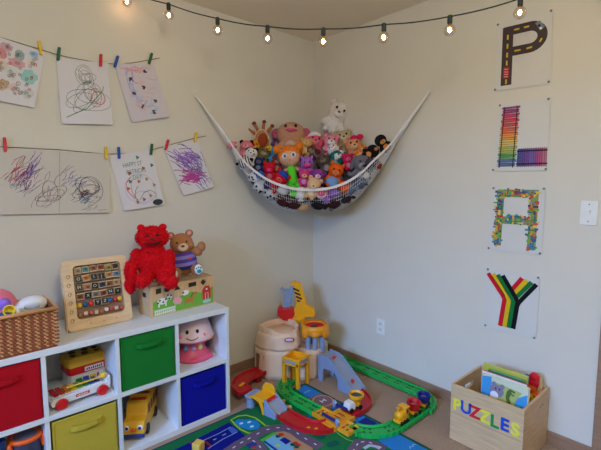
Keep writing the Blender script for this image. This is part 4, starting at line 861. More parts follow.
plush('white plush with black spots low in the left of the net', 259, 188, -.86, 7.0, (212, 210, 212), ('flop', (60, 58, 60)), tilt=(.1, .3), extra=spots((30, 28, 30), 18, 5))
plush('red plush seen through the net at left', 273, 186, -.93, 5.2, (190, 22, 34), ('round', (185, 20, 30)), tilt=(.3, .3), eyes=False)
plush('white plush bear seen through the net below the green shoe', 299, 196, -.93, 6.8, (226, 220, 216), ('round', (220, 214, 210)), (232, 226, 220), tilt=(.1, 0))
plush('pink striped plush seen through the net below the rim', 318, 194, -.945, 4.8, (218, 90, 130), ('round', (215, 110, 145)), tilt=(.1, .2), eyes=False, extra=lambda t, r: [nb(P3((236, 190, 205))).torus((0, 0, 1.9*r+k*.4*r), math.sqrt(1-(k*.42)**2)*r*.96, .1*r).build('stripe', t, smooth=True) for k in (-1, 0, 1)])
plush('lilac plush seen through the net low at centre', 325, 201.5, -.87, 4.4, (156, 100, 190), ('round', (150, 95, 185)), tilt=(.2, -.3), eyes=False)
plush('orange plush seen through the net below the blue-shirted bear', 341, 190, -.93, 5.6, (226, 92, 30), (None, None), tilt=(.2, 1.2), eyes=False)
plush('blue grey plush seen through the net at lower right', 352, 190.5, -.88, 6.6, (92, 104, 128), ('side', (86, 98, 120)), tilt=(.2, -.3), eyes=False)
plush('dark maroon plush at the bottom of the net left of centre', 284, 201.5, -.80, 7.5, (66, 30, 34), ('round', (60, 28, 30)), tilt=(.3, .6), eyes=False)
plush('dark brown plush at the bottom of the net right of centre', 331, 203, -.78, 8, (58, 30, 34), ('round', (50, 26, 30)), tilt=(.3, -.8), eyes=False)
plush('tan plush at the very bottom of the net', 305, 208, -.74, 6.5, (196, 156, 120), ('round', (190, 150, 110)), tilt=(.9, 0), eyes=False, limbs=False)
plush('black and grey plush seen through the net at right end', 372, 166, -.88, 5.4, (60, 60, 72), ('point', (50, 50, 60)), tilt=(.3, -.4), eyes=False)
plush('white and grey plush in the net under the red plush', 281, 193, -.90, 5.5, (198, 196, 200), ('round', (190, 188, 192)), tilt=(.3, .3), eyes=False)
for lab, px, py, s, r_, c in [('dark green plush deep in the left of the pile', 262, 166, -.70, 6.5, (40, 70, 50)), ('dark red plush deep in the middle of the pile', 296, 180, -.78, 7, (130, 24, 34)), ('dark grey plush deep under the elephant', 350, 174, -.74, 7, (70, 66, 76)),
                             ('brown plush deep behind the purple bear', 325, 170, -.66, 7, (84, 56, 48)), ('dark blue plush between the red and olive plushes', 259, 162, -.82, 4.4, (40, 50, 90)), ('beige plush deep under the cream plush', 345, 152, -.52, 6.5, (150, 130, 104)),
                             ('dark plush behind the teal plush', 325, 154, -.56, 6, (60, 50, 56)), ('brown plush deep behind the doll', 284, 148, -.56, 6.5, (110, 70, 54))]:
    plush(lab, px, py, s, r_, c, ('round', c), tilt=(.3, .1), eyes=False)

# ================================================================ rug
t = thing('play_rug', 'colourful town road play rug on the carpet', 'rug', (0, 0, 0))
RX0, RX1, RY0, RY1, RZ = -2.0, -.51, -1.9, -.458, .006
nb(M((18, 52, 84), .9, 'cloth')).prism(rrect(RX1-RX0, RY1-RY0, .02, (RX0+RX1)/2, (RY0+RY1)/2), 0, RZ).build('bound_edge', t)
def RF_(o): return lambda a, c: (a, c, RZ+.0004+o)
b = nb(M((24, 108, 62), .95, 'cloth')).flat(rrect(RX1-RX0-.018, RY1-RY0-.018, .015, (RX0+RX1)/2, (RY0+RY1)/2), RF_(0)); b.build('printed_grass', t)
def rp(pts, c, o, name): nb(M(c, .95, 'cloth')).flat(pts, RF_(o)).build(name, t)
ROADM = M((98, 80, 104), .95, 'cloth')
# river along the right edge
riv = [(-.53, -.475), (-.53, -1.88), (-.64, -1.88), (-.70, -1.6), (-.66, -1.4), (-.66, -1.22), (-.62, -1.05), (-.61, -.85), (-.63, -.74), (-.63, -.58), (-.605, -.475)]
rp(riv, (40, 120, 196), .0004, 'printed_river')
b = nb(M((150, 195, 225), .95, 'cloth'))
for cx, cy in [(-.58, -.56), (-.57, -1.12), (-.56, -1.32), (-.575, -.95)]:
    b.rib([(cx-.025, cy), (cx-.012, cy+.012), (cx, cy), (cx+.012, cy+.012), (cx+.025, cy)], .005, RF_(.0008))
b.build('printed_waves', t)
for q in [[(-.525, -.80), (-.525, -.97), (-.56, -.97), (-.56, -.80)], [(-.53, -.99), (-.53, -1.07), (-.6, -1.07), (-.6, -.99)]]: rp(q, (28, 40, 130), .0009, 'printed_dock')
rp([(-.53, -.62), (-.53, -.78), (-.63, -.80), (-.66, -.62)], (128, 98, 112), .001, 'printed_helipad')
b = nb(M((210, 160, 110), .95, 'cloth')).rib(blob(-.585, -.70, .062, .062, 24), .007, RF_(.0014), True); b.mat(WHITE).rib([(-.6, -.685), (-.6, -.715)], .006, RF_(.0015)).rib([(-.57, -.685), (-.57, -.715)], .006, RF_(.0015)).rib([(-.6, -.7), (-.57, -.7)], .006, RF_(.0015)); b.build('printed_landing_ring', t)
# pond
c7 = lambda *p: fl(crop(230, 400, 7.51, p))
rp(c7((30, 175), (60, 152), (110, 155), (150, 152), (200, 162), (228, 195), (212, 225), (150, 236), (80, 215)), (30, 130, 196), .0006, 'printed_pond')
b = nb(M((150, 190, 60), .95, 'cloth')).rib(c7((8, 158), (60, 130), (120, 122), (190, 142), (235, 175), (270, 205), (240, 235), (190, 258), (140, 258), (80, 230), (40, 195)), .011, RF_(.0006), True); b.rib(c7((262, 203), (330, 205), (400, 198), (470, 210), (540, 250)), .011, RF_(.0006)); b.build('printed_path', t)
b = nb(M((190, 220, 235), .95, 'cloth'))
for p in [(85, 185), (145, 175), (165, 208)]: b.flat([tuple(q) for q in blob(*c7(p)[0], .012, .009, 10)], RF_(.001))
b.build('printed_ducks', t)
# navy race track
c1 = lambda *p: fl(crop(160, 400, 7.51, p))
nav = fl([(176, 452), (229, 423.5), (247, 438.5), (216, 452), (150, 490)]); 
p0 = fl([(229, 423.5)])[0]; nav = [(p0[0], p0[1]), fl([(247.5, 438.5)])[0], fl([(206, 462)])[0], (-1.62, -.85), (-1.72, -.52), fl([(178, 449.5)])[0]]
rp(nav, (10, 22, 124), .0006, 'printed_race_ground')
b = nb(M((150, 170, 220), .95, 'cloth')).rib(c1((300, 325), (440, 262), (530, 212)), .004, RF_(.001)).rib(c1((360, 376), (470, 305), (580, 250)), .004, RF_(.001)).rib(c1((400, 310), (425, 300)), .006, RF_(.001)).rib(c1((470, 275), (495, 263)), .006, RF_(.001)); b.build('printed_track_line', t)
rp(c1((505, 225), (545, 210), (590, 245), (545, 265)), (60, 95, 180), .001, 'printed_square')
b = nb(M((150, 40, 60), .95, 'cloth')).rib(c1((330, 318), (385, 358)), .014, RF_(.0012)); b.build('printed_start_line', t); b = nb(M((150, 40, 60), .95, 'cloth')).rib(c1((225, 335), (250, 325)), .014, RF_(.0012)); b.build('printed_start_line', t)
b = nb(M((170, 182, 205), .95, 'cloth')).rib(fl([(247.5, 439.5), (230, 449), (205, 463)]), .022, RF_(.001)); b.build('printed_kerb', t)
# roads
rd = c7((-60, 430), (60, 345), (170, 285), (250, 240), (320, 222), (400, 215), (480, 240), (540, 285), (600, 320), (680, 365))
rd2 = c7((150, 300), (210, 340), (240, 385), (245, 430))
rd3 = fl(crop(300, 400, 7.51, [(350, 480), (420, 360), (440, 330), (500, 320), (560, 345), (640, 380)]))
rd4 = fl(crop(270, 350, 7.51, [(100, 395), (180, 420), (270, 455), (390, 520)]))
b = nb(ROADM).rib(rd, .062, RF_(.0012)).rib(rd2, .05, RF_(.0011)).rib(rd3, .06, RF_(.0013)); b.build('printed_road', t)
b = nb(M((215, 215, 225), .95, 'cloth'))
def dashes(path, step=.045, ln=.018, w_=.006):
    d = 0; pts_ = []
    for (x0, y0), (x1, y1) in zip(path, path[1:]):
        L = math.hypot(x1-x0, y1-y0); n = max(1, int(L/step))
        for i in range(n):
            u = (i+.5)/n; dx, dy = (x1-x0)/L, (y1-y0)/L; cx, cy = x0+(x1-x0)*u, y0+(y1-y0)*u
            b.rib([(cx-dx*ln/2, cy-dy*ln/2), (cx+dx*ln/2, cy+dy*ln/2)], w_, RF_(.0017))
for r_ in (rd, rd2, rd3): dashes(r_)
b.build('printed_road_dash', t)
# buildings
rp(c7((340, 250), (440, 240), (600, 330), (640, 420), (430, 420)), (165, 128, 96), .0007, 'printed_plaza')
rp(c7((225, 310), (330, 250), (350, 262), (250, 325)), (80, 165, 50), .0008, 'printed_lawn')
rp(c7((248, 322), (340, 268), (470, 340), (480, 420), (340, 420)), (110, 165, 205), .001, 'printed_building')
rp(c7((370, 310), (410, 290), (460, 320), (420, 345)), (18, 30, 130), .0013, 'printed_building_roof')
rp(c7((248, 322), (262, 315), (360, 385), (345, 395)), (20, 50, 140), .0013, 'printed_building_wall')
rp(c7(*blob(358, 352, 16, 11, 12)), (170, 190, 90), .0014, 'printed_flower')
b = nb(M((190, 40, 45), .95, 'cloth'))
for p in [(385, 270), (490, 335), (512, 350)]: rp(c7(*blob(p[0], p[1], 22, 12, 12)), (190, 40, 45), .0014, 'printed_tree')
for p in [(360, 283), (470, 345), (500, 362)]: rp(c7(*blob(p[0], p[1], 20, 12, 12)), (16, 80, 60), .0016, 'printed_tree')
rp(c7((120, 345), (180, 320), (205, 345), (140, 380)), (40, 60, 130), .0014, 'printed_car'); rp(c7(*blob(180, 368, 22, 9, 12)), (190, 40, 40), .0015, 'printed_car')
c8 = lambda *p: fl(crop(300, 400, 7.51, p))
b = nb(M((14, 84, 72), .95, 'cloth'))
for k, p in enumerate([(160, 285), (130, 270), (265, 335), (235, 345)]): rp(c8(*blob(p[0], p[1], 34, 22, 12)), (14, 84, 72), .0009+k*.0001, 'printed_tree')
b = nb(M((110, 180, 80), .95, 'cloth')).rib(c8((255, 228), (290, 265), (350, 305), (425, 330)), .006, RF_(.001)); b.build('printed_path', t)
b = nb(M((170, 182, 205), .95, 'cloth')).rib(c8((480, 376), (520, 352), (570, 360), (601, 376)), .02, RF_(.0018)); b.build('printed_crosswalk', t)
rp(c8((-20, 330), (30, 350), (60, 376), (-20, 400)), (165, 128, 96), .0009, 'printed_plaza')
b = nb(M((30, 110, 190), .95, 'cloth')).rib(c8((60, 132), (110, 125), (150, 150)), .03, RF_(.001)); b.build('printed_pond', t)

# ================================================================ rail set
TG = M((24, 172, 76), .38); TG2 = M((10, 95, 45), .5)
def track_prof(w_, h, lip=.008, lh=.008): return [(-w_/2, 0), (w_/2, 0), (w_/2, h), (w_/2-lip, h), (w_/2-lip-.003, h-lh), (-w_/2+lip+.003, h-lh), (-w_/2+lip, h), (-w_/2, h)]
def seg(path, n=12):
    out = []
    for a, c in zip(path, path[1:]):
        for i in range(n): out.append(tuple(Vector(a).lerp(Vector(c), i/n)))
    return out+[tuple(path[-1])]
def arcp(cx, cy, r, a0, a1, z, n=14, z1=None): return [(cx+r*math.cos(a0+(a1-a0)*i/n), cy+r*math.sin(a0+(a1-a0)*i/n), z+((z1 if z1 is not None else z)-z)*i/n) for i in range(n+1)]
def rail(lab, path, w_=.088, m=TG, mark=TG2, h=.024, ties=True, name='track_piece', cat='toy track', group='green toy railway track pieces'):
    t = thing(name, lab, cat, (0, 0, 0), group=group)
    b = nb(m).sweep(path, track_prof(w_, h))
    if ties:
        g = nb(mark); acc = 0; k = 0
        for p, q in zip(path, path[1:]):
            p, q = Vector(p), Vector(q); L = (q-p).length; d = (q-p)/max(L, 1e-6)
            acc += L
            if acc > .022:
                acc = 0; k += 1; s = Vector((d.y, -d.x, 0)); an = math.atan2(d.y, d.x)
                for sg in (-1, 1): c = q+s*sg*(w_/2+.002); b.box((c.x, c.y, q.z+.012), (.011, .006, .018), (0, 0, an))
                if k % 4 in (1, 2):
                    for sg in (-1, 1): c = q+s*sg*(w_*.17); g.box((c.x, c.y, q.z+h-.0072), (.014, .012, .002), (0, 0, an))
        b.build('track_bed', t); g.build('moulded_marks', t) if g.v else None
        b = nb(mark)
        for sg in (-1, 1): b.sweep(path, [(sg*w_*.30-.002, h-.009), (sg*w_*.30+.002, h-.009), (sg*w_*.30+.002, h-.0068), (sg*w_*.30-.002, h-.0068)])
        b.build('rail_groove', t)
    return t
ZT = .008
dens = lambda p: seg(p, 26)
def fine(p):
    out = [p[0]]
    for a, c in zip(p, p[1:]):
        n = max(1, int((Vector(c)-Vector(a)).length/.011))
        for i in range(1, n+1): out.append(tuple(Vector(a).lerp(Vector(c), i/n)))
    return out
xf = -.073; ys = -1.168
rail('long green straight track piece along the right wall', fine([(xf, -.32, ZT), (xf, -1.02, ZT)]))
rail('green curved track piece behind the blue toy rail car', fine(arcp(xf-.11, -1.02-.0, .11, 0, -PI/2+.0, ZT)[:]+[])[:] if False else fine(arcp(xf-.16, -1.022, .16, 0, -PI/2, ZT)))
rail('green straight track piece under the small toy train', fine([(xf-.162, ys, ZT), (-.50, ys, ZT)]))
rail('green curved track piece between the yellow crossing and train', fine(arcp(-.50, ys+.19, .19, -PI/2, -PI+.42, ZT)+[(-.698, -1.05, ZT)]))
Cc = [(-.706, -.772, ZT), (-.71, -.66, ZT)]
rail('green straight track piece left of the yellow crossing', fine(Cc))
rail('green curved track piece under the yellow tower', fine([(-.71, -.658, ZT), (-.715, -.58, ZT)]+[(-.568+.147*math.cos(a), -.545+.165*math.sin(a), ZT) for a in [PI-.25*i for i in range(0, 7)]]))
# mountain far loop connecting behind
rail('green curved track piece disappearing behind the mountain', fine(arcp(xf-.12, -.318, .12, 0, PI/2, ZT)))
# crossing
t = thing('level_crossing', 'yellow toy level crossing with two grey gate posts', 'toy crossing', (0, 0, 0))
YX = M((232, 158, 30), .38)
nb(YX).sweep([(-.702, -1.048, ZT), (-.706, -.775, ZT)], track_prof(.09, .024)).build('crossing_track', t)
b = nb(YX); 
b.sweep([(-.775, -.912, ZT), (-.752, -.912, ZT)], track_prof(.12, .024)); b.build('road_ramp', t, bevel=.001); b = nb(YX); b.sweep([(-.656, -.912, ZT), (-.60, -.912, ZT)], track_prof(.12, .024)); b.build('road_ramp', t, bevel=.001)
b = nb(M((150, 90, 20), .5))
for y in (-.80, -.83, -.99, -1.02): b.box((-.72, y, ZT+.017), (.02, .012, .002)).box((-.69, y, ZT+.017), (.02, .012, .002))
b.build('moulded_marks', t)
b = nb(M((160, 50, 30), .5)); [b.box((-.67+k*.016, -.9, ZT+.018), (.006, .05, .002)) for k in range(3)]; b.build('warning_stripe', t)
for x, y in [(-.612, -.822), (-.742, -.965)]:
    nb(GREY).lathe([(.012, 0), (.012, .036), (.009, .046), (0, .048)], (x, y, ZT+.016), n=14).build('gate_post', t, smooth=True)
    nb(WHITE).ell((x, y-.001, ZT+.050), (.008, .012, .01)).build('signal_lamp', t, smooth=True)
nb(M((20, 30, 110), .4)).box((-.742, -.905, ZT+.044), (.012, .11, .014), (0, 0, 0)).build('gate_arm', t, bevel=.002)
nb(M((20, 30, 110), .4)).box((-.606, -.872, ZT+.040), (.012, .08, .014)).build('gate_arm', t, bevel=.002)
# red roads
RR = M((188, 18, 28), .38)
def road(lab, path, w_=.10, h=.026):
    t = thing('road_piece', lab, 'toy road', (0, 0, 0), group='red toy road pieces'); nb(RR).sweep(path, track_prof(w_, h, .007, .012)).build('road_bed', t)
    return t
pA = [(-.875, -.66, ZT), (-.868, -.72, ZT)]+arcp(-.772, -.765, .10, PI-.1, PI, ZT, 2)
pA = [(-.868, -.662, ZT), (-.870, -.70, ZT), (-.868, -.75, ZT), (-.862, -.80, ZT), (-.848, -.85, ZT), (-.822, -.89, ZT), (-.79, -.915, ZT), (-.757, -.925, ZT)]
t = road('curved red toy road piece in front of the yellow crossing', pA, .098); nb(YX).box((-.862, -.865, ZT+.016), (.02, .014, .003)).box((-.838, -.9, ZT+.016), (.02, .014, .003)).build('yellow_arrow', t)
pB = [(-.598, -.912, ZT)]+arcp(-.52, -.79, .122, -PI/2, 0, ZT, 14)+[(-.398, -.74, ZT)]
pB = [(-.598, -.912, ZT), (-.55, -.912, ZT)]+arcp(-.50, -.79, .122, -PI/2, 0, ZT, 14)
road('curved red toy road piece under the small yellow truck', [(x+.04, y, z) for x, y, z in pB] if False else pB, .10)
# mountain
TAN = M((230, 198, 172), .6, 'rock')
t = thing('toy_mountain', 'tan plastic toy mountain in the room corner', 'toy mountain', (0, 0, 0))
def shrink(pts, k, cx=None, cy=None):
    cx = sum(p[0] for p in pts)/len(pts); cy = sum(p[1] for p in pts)/len(pts); return [(cx+(x-cx)*k, cy+(y-cy)*k) for x, y in pts]
def rocky(b, pts, z0, z1, k, layers=6, amp=.006, seed=1, n=3):
    rr_ = random.Random(seed); ring = []
    for i in range(len(pts)):
        a, c = pts[i], pts[(i+1) % len(pts)]
        for s in range(n): ring.append((a[0]+(c[0]-a[0])*s/n, a[1]+(c[1]-a[1])*s/n))
    m = len(ring); vs = []; off = [rr_.uniform(-amp, amp) for _ in ring]
    cx = sum(p[0] for p in ring)/m; cy = sum(p[1] for p in ring)/m
    for l in range(layers+1):
        u = l/layers; kk = 1+(k-1)*u - (.02 if l == layers else 0)
        for i, (x, y) in enumerate(ring):
            r_ = kk+(off[i]+rr_.uniform(-amp, amp)*.4)/.2; vs.append((cx+(x-cx)*r_, cy+(y-cy)*r_, z0+(z1-z0)*u+(0 if l < layers else rr_.uniform(-.006, .004))))
    fs = [(l*m+i, l*m+(i+1) % m, (l+1)*m+(i+1) % m, (l+1)*m+i) for l in range(layers) for i in range(m)]
    tri = tessellate_polygon([[Vector((x, y, 0)) for x, y in ring]]); fs += [tuple(q+layers*m for q in f) for f in tri]+[tuple(f) for f in tri]
    return b.add(vs, fs)
b = nb(TAN)
rocky(b, [(-.665, -.10), (-.68, -.17), (-.668, -.245), (-.61, -.305), (-.56, -.35), (-.50, -.33), (-.47, -.22), (-.50, -.08)], 0, .205, .95, seed=2)
rocky(b, [(-.52, -.385), (-.47, -.435), (-.425, -.455), (-.31, -.42), (-.16, -.33), (-.13, -.20), (-.20, -.09), (-.42, -.08), (-.46, -.25), (-.48, -.34)], 0, .175, .95, seed=3)
b.build('rock_base', t, smooth=True)
b = nb(TAN); rocky(b, [(-.66, -.10), (-.672, -.18), (-.655, -.255), (-.60, -.315), (-.54, -.355), (-.48, -.36), (-.40, -.30), (-.36, -.20), (-.38, -.09), (-.52, -.07)], .205, .312, .90, seed=5, amp=.010); b.build('upper_crag', t, smooth=True)
# bowl rim
rimp = shrink([(-.66, -.10), (-.672, -.18), (-.655, -.255), (-.60, -.315), (-.54, -.355), (-.48, -.36), (-.40, -.30), (-.36, -.20), (-.38, -.09), (-.52, -.07)], .86)
pts_ = []
zz = [.352, .356, .352, .318, .316, .338, .346, .350, .352, .354]
for i in range(len(rimp)):
    for s in range(4):
        a, c = rimp[i], rimp[(i+1) % len(rimp)]; pts_.append((a[0]+(c[0]-a[0])*s/4, a[1]+(c[1]-a[1])*s/4, zz[i]+(zz[(i+1) % len(zz)]-zz[i])*s/4))
m = len(pts_); vs = []; cx = sum(p[0] for p in pts_)/m; cy = sum(p[1] for p in pts_)/m
for x, y, z in pts_: vs += [(x, y, .30), (x, y, z), (cx+(x-cx)*.9, cy+(y-cy)*.9, z-.004), (cx+(x-cx)*.84, cy+(y-cy)*.84, .30)]
fs = [(i*4+j, ((i+1) % m)*4+j, ((i+1) % m)*4+(j+1) % 4, i*4+(j+1) % 4) for i in range(m) for j in range(4)]
nb(TAN).add(vs, fs).build('crag_rim', t, smooth=True, bevel=.004)
b = nb(M((130, 92, 74), .8)).box((-.667, -.175, .085), (.012, .085, .15), (0, 0, .05)); b.build('cave_opening', t)
lp = on(288.5, 339, 1, -.36); tl = Matrix.Translation((-.566, -.361, .290)) @ Matrix.Rotation(R(-30), 4, 'Z') @ Matrix.Rotation(R(-8), 4, 'X')
b = nb(M((150, 30, 90), .5)); b.T = tl; b.ell((0, 0, 0), (.034, .005, .0145)); b.mat(M((225, 220, 232), .5)).ell((0, -.003, 0), (.026, .0045, .0095)); b.mat(M((150, 60, 120), .5)); b.rib([(-.018, -.001), (-.009, .003), (0, -.002), (.009, .003), (.018, -.001)], .003, lambda a, c: (a, -.008, c)); b.build('oval_logo', t, smooth=True)
# crane on the mountain
cb = Vector((-.325, -.18, .322))
k = nb(YEL).lathe([(.058, 0), (.060, .03), (.052, .04), (0, .04)], cb, n=24).build('crane_turntable', t, bevel=.003)
def cr(pts, y0, y1, m): # profile in crane plane: a along image-right direction, c up
    ax = Vector((.743, -.669, 0)); ay = Vector((.669, .743, 0)); return nb(m).prism(pts, y0, y1, lambda a, c, d: tuple(cb+ax*(a*1.2+.028)+ay*d+Vector((0, 0, c*1.1))))
cr([(-.055, .035), (.075, .035), (.082, .06), (.07, .095), (.03, .115), (.01, .15), (-.035, .125), (-.05, .08)], -.035, .035, YEL).build('crane_cab', k, bevel=.006)
cr([(-.03, .10), (.035, .10), (-.005, .26), (-.045, .275), (-.075, .255), (-.07, .24), (-.05, .245)], -.022, .022, YEL).build('crane_boom', k, bevel=.004)
b = MB()
for q in range(4):
    z = .135+q*.027; b2 = cr([(-.030-q*.008, z+.004), (.008-q*.008, z-.014), (.008-q*.008, z-.001), (-.030-q*.008, z+.017)], -.0232, -.022, BLACK); b.m = b2.m; n = len(b.v); b.v += b2.v; b.f += [tuple(i+n for i in f) for f in b2.f]; b.mi += b2.mi
b.build('boom_stripes', k)
cr([(-.105, .14), (-.075, .12), (-.05, .20), (-.04, .255), (-.06, .262), (-.085, .21), (-.11, .215), (-.125, .235), (-.135, .225), (-.12, .20), (-.10, .19)], -.018, .018, GREY).build('grab_arm', k, bevel=.003)
cr([(-.12, .09), (-.088, .075), (-.065, .12), (-.055, .21), (-.098, .22)], -.012, .012, GREY).build('grab_rod', k, bevel=.003)
cr([(-.15, .085), (-.135, .105), (-.12, .092), (-.08, .098), (-.048, .085), (-.042, .055), (-.058, .02), (-.085, .006), (-.115, .014), (-.15, .045)], -.04, .04, RED).build('bucket', k, bevel=.006)
ax = Vector((.743, -.669, 0)); nb(YEL).tube([cb+ax*-.125+Vector((0, 0, .09)), cb+ax*-.13+Vector((0, 0, .13)), cb+ax*-.135+Vector((0, 0, .15))], .004).build('lever', k)
# cup deck
dc = Vector((-.315, -.345, 0))
k = nb(M((232, 150, 26), .38)).lathe([(.062, .27), (.082, .275), (.098, .30), (.1, .335), (.086, .345), (.07, .335), (.062, .31), (.0, .30), (.0, .29), (.055, .285)], (dc.x, dc.y, 0), n=30).build('round_deck', t, smooth=True)
nb(RED).lathe([(0, .311), (.066, .313), (.082, .34), (.078, .342), (.06, .318), (0, .316)], (dc.x, dc.y, 0), n=28).build('deck_floor', k, smooth=True)
for a, sz in ((-3.25, (.02, .034, .042)), (-2.28, (.045, .045, .030)), (-1.30, (.034, .02, .042))): nb(M((232, 150, 26), .38)).ell((dc.x+(.088 if a != -2.28 else .066)*math.cos(a), dc.y+(.088 if a != -2.28 else .066)*math.sin(a), .292), sz).build('deck_scallop', k, smooth=True)
nb(M((60, 60, 70), .4)).ell((dc.x, dc.y+.01, .322), (.03, .02, .008)).build('deck_mark', k, smooth=True)
for a in (-3.15, -2.28, -1.35, 1.0): nb(GREY).cyl((dc.x+.064*math.cos(a), dc.y+.064*math.sin(a), .222), .019, .13).build('pillar', k)
# yellow tower
tw = Vector((-.558, -.418)); t = thing('toy_tower', 'square yellow toy tower with open top straddling the green track', 'toy tower', (tw.x, tw.y, 0), R(14)); t.scale = (.98, .98, .96)
for x in (-.056, .056):
    for y in (-.056, .056): nb(YEL).box((x, y, .09), (.024, .024, .18)).build('post', t, bevel=.002)
q = .068
b = nb(YEL)
for s in (-1, 1): b.box((s*(q-.006), 0, .182), (.012, 2*q, .052)).box((0, s*(q-.006), .182), (2*q-.024, .012, .052))
b.box((0, 0, .165), (2*q-.02, 2*q-.02, .008)); b.build('tower_box', t, bevel=.003)
for s, e in ((-1, 0), (-1, 1), (1, 0), (1, 1)):
    b = nb(M((150, 150, 165), .4)); b.box((0, s*(q+.001), .184) if e else (s*(q+.001), 0, .184), (.085, .003, .022) if e else (.003, .085, .022)); b.build('window_strip', t)
nb(RED).lathe([(0, .125), (.03, .128), (.052, .148), (.055, .156), (0, .156)], n=24).build('red_dome', t, smooth=True)
nb(GRN).torus((q-.02, -.0, .09), .0001, .0001).v.clear() if False else None
# big ramp
t = thing('toy_ramp', 'blue grey toy ramp with arch descending from the mountain', 'toy ramp', (-.345, 0, 0))
prof = [(-.475, 0), (-.475, .185), (-.56, .185), (-.59, .172), (-.775, .035), (-.79, .03), (-.79, 0), (-.655, 0), (-.652, .07), (-.63, .098), (-.57, .102), (-.53, .098), (-.517, .07), (-.515, 0)]
for s in (-1, 1): nb(GREY).prism(prof, s*.056-.006, s*.056+.006, lambda a, c, d: (d, a, c)).build('side_wall', t, bevel=.002)
nb(M((140, 150, 172), .45)).prism([(-.475, .165), (-.475, .173), (-.55, .173), (-.60, .153), (-.785, .022), (-.785, .014), (-.6, .145), (-.55, .165)], -.05, .05, lambda a, c, d: (d, a, c)).build('deck', t)
for y, z, an in ((-.565, .172, .25), (-.73, .066, .62)): nb(RED).box((0, y, z), (.04, .022, .003), (an, 0, .5)).build('red_mark', t); 
# left road from cave + bridge
t = road('dark red curved toy road leaving the cave on the left', [(-.68, -.20, .045), (-.75, -.205, .05), (-.82, -.225, .055), (-.88, -.255, .06), (-.925, -.295, .06), (-.945, -.345, .06), (-.945, -.39, .06)], .10)
nb(M((150, 20, 26), .45)).bb((-.745, -.235, 0), (-.705, -.175, .046)).bb((-.89, -.31, 0), (-.86, -.27, .06)).build('support', t); nb(YEL).box((-.915, -.31, .077), (.05, .02, .002), (0, 0, .4)).build('yellow_mark', t)
A_ = on(270, 398, 2, .085); B_ = on(281.5, 413.5, 2, .02); dv = Vector((B_.x-A_.x, B_.y-A_.y)); LR = dv.length; an = math.atan2(dv.y, dv.x)
t = thing('toy_bridge', 'low grey toy bridge with yellow sided deck and ramp', 'toy bridge', (A_.x, A_.y, 0), an)
for q in (-1, 1): nb(GREY).prism([(0, 0), (0, .10), (LR, .034), (LR, 0)], q*.05-.005, q*.05+.005, lambda a, c, d: (a, d, c)).build('ramp_side', t, bevel=.002)
nb(M((150, 158, 180), .45)).prism([(0, .07), (0, .088), (LR, .024), (LR, .01)], -.045, .045, lambda a, c, d: (a, d, c)).build('ramp_deck', t)
nb(RED).box((.012, 0, .086), (.02, .07, .003), (0, .35, 0)).build('red_mark', t)
nb(YEL).bb((-.10, -.05, .074), (0, .05, .087)).build('yellow_deck', t, bevel=.002)
nb(YEL).prism([(-.105, .07), (-.10, .11), (-.08, .138), (-.03, .142), (-.008, .12), (0, .075)], .044, .056, lambda a, c, d: (a, d, c)).build('yellow_side', t, bevel=.003)
nb(YEL).prism([(-.12, .08), (-.08, .098), (-.04, .095), (-.01, .07), (0, .03), (.0, .0), (-.01, .0), (-.018, .035), (-.04, .07), (-.08, .08), (-.12, .07)], -.058, -.048, lambda a, c, d: (a, d, c)).build('yellow_arch', t, bevel=.002)
nb(GREY).bb((-.16, -.05, .06), (-.10, .05, .076)).build('bridge_base', t, bevel=.003)
nb(GREY).lathe([(.026, 0), (.026, .055), (.03, .062), (0, .062)], (-.125, -.03, 0), n=20).build('pillar', t)
# little wooden bits
for x, y, l in [(-.785, -.555, 'small wooden peg lying left of the green track, nearer the tower'), (-.80, -.63, 'small wooden peg lying beside the red road curve')]:
    t = nb(M((200, 160, 110), .5, 'wood')).lathe([(0, -.016), (.010, -.015), (.012, -.004), (.008, 0), (.012, .005), (.010, .016), (0, .017)], rot=(PI/2, 0, .7), n=14).build('wooden_peg', None, smooth=True); t.location = (x, y, .019); tag(t, l, 'peg')
t = nb(M((232, 188, 84), .5, 'wood')).box((0, 0, .0225), (.045, .045, .045)).build('toy_block', None, bevel=.003); p = on(186.5, 445, 2, .045); t.location = (-1.385, -.622, RZ+.0025); t.rotation_euler = (0, 0, R(25)); tag(t, 'yellow cube block lying on the dark blue part of the rug', 'block')

# train
def wheels(t, xs, r_=.012, w_=.03, c=(25, 25, 28)):
    for x in xs:
        for s in (-1, 1): nb(M(c, .5)).cyl((x, s*w_, r_), r_, .01, (PI/2, 0, 0), 16).build('wheel', t)
tz = ZT+.018
t = thing('toy_engine', 'yellow toy steam engine leading the small train', 'toy train', (-.448, ys, tz), PI); t.scale = (.88,)*3
nb(YEL).bb((-.05, -.026, .012), (.05, .026, .03)).build('chassis', t, bevel=.003)
nb(YEL).lathe([(0, -.032), (.024, -.032), (.026, -.025), (.026, .025), (0, .027)], (.016, 0, .05), (0, PI/2, 0), 20).build('boiler', t, smooth=True); nb(YEL).bb((-.048, -.026, .03), (-.012, .026, .092)).build('cab', t, bevel=.004)
nb(YEL).bb((-.053, -.031, .09), (-.006, .031, .097)).build('roof', t, bevel=.002); nb(YEL).lathe([(.008, 0), (.008, .018), (.013, .03), (0, .03)], (.03, 0, .072), n=14).build('chimney', t)
b = nb(M((120, 70, 15), .6)).bb((-.04, -.0266, .055), (-.02, -.0262, .08)).bb((-.04, .0262, .055), (-.02, .0266, .08)).bb((-.0485, -.016, .055), (-.048, .016, .08)); b.build('cab_window', t); wheels(t, (-.03, .0, .032))
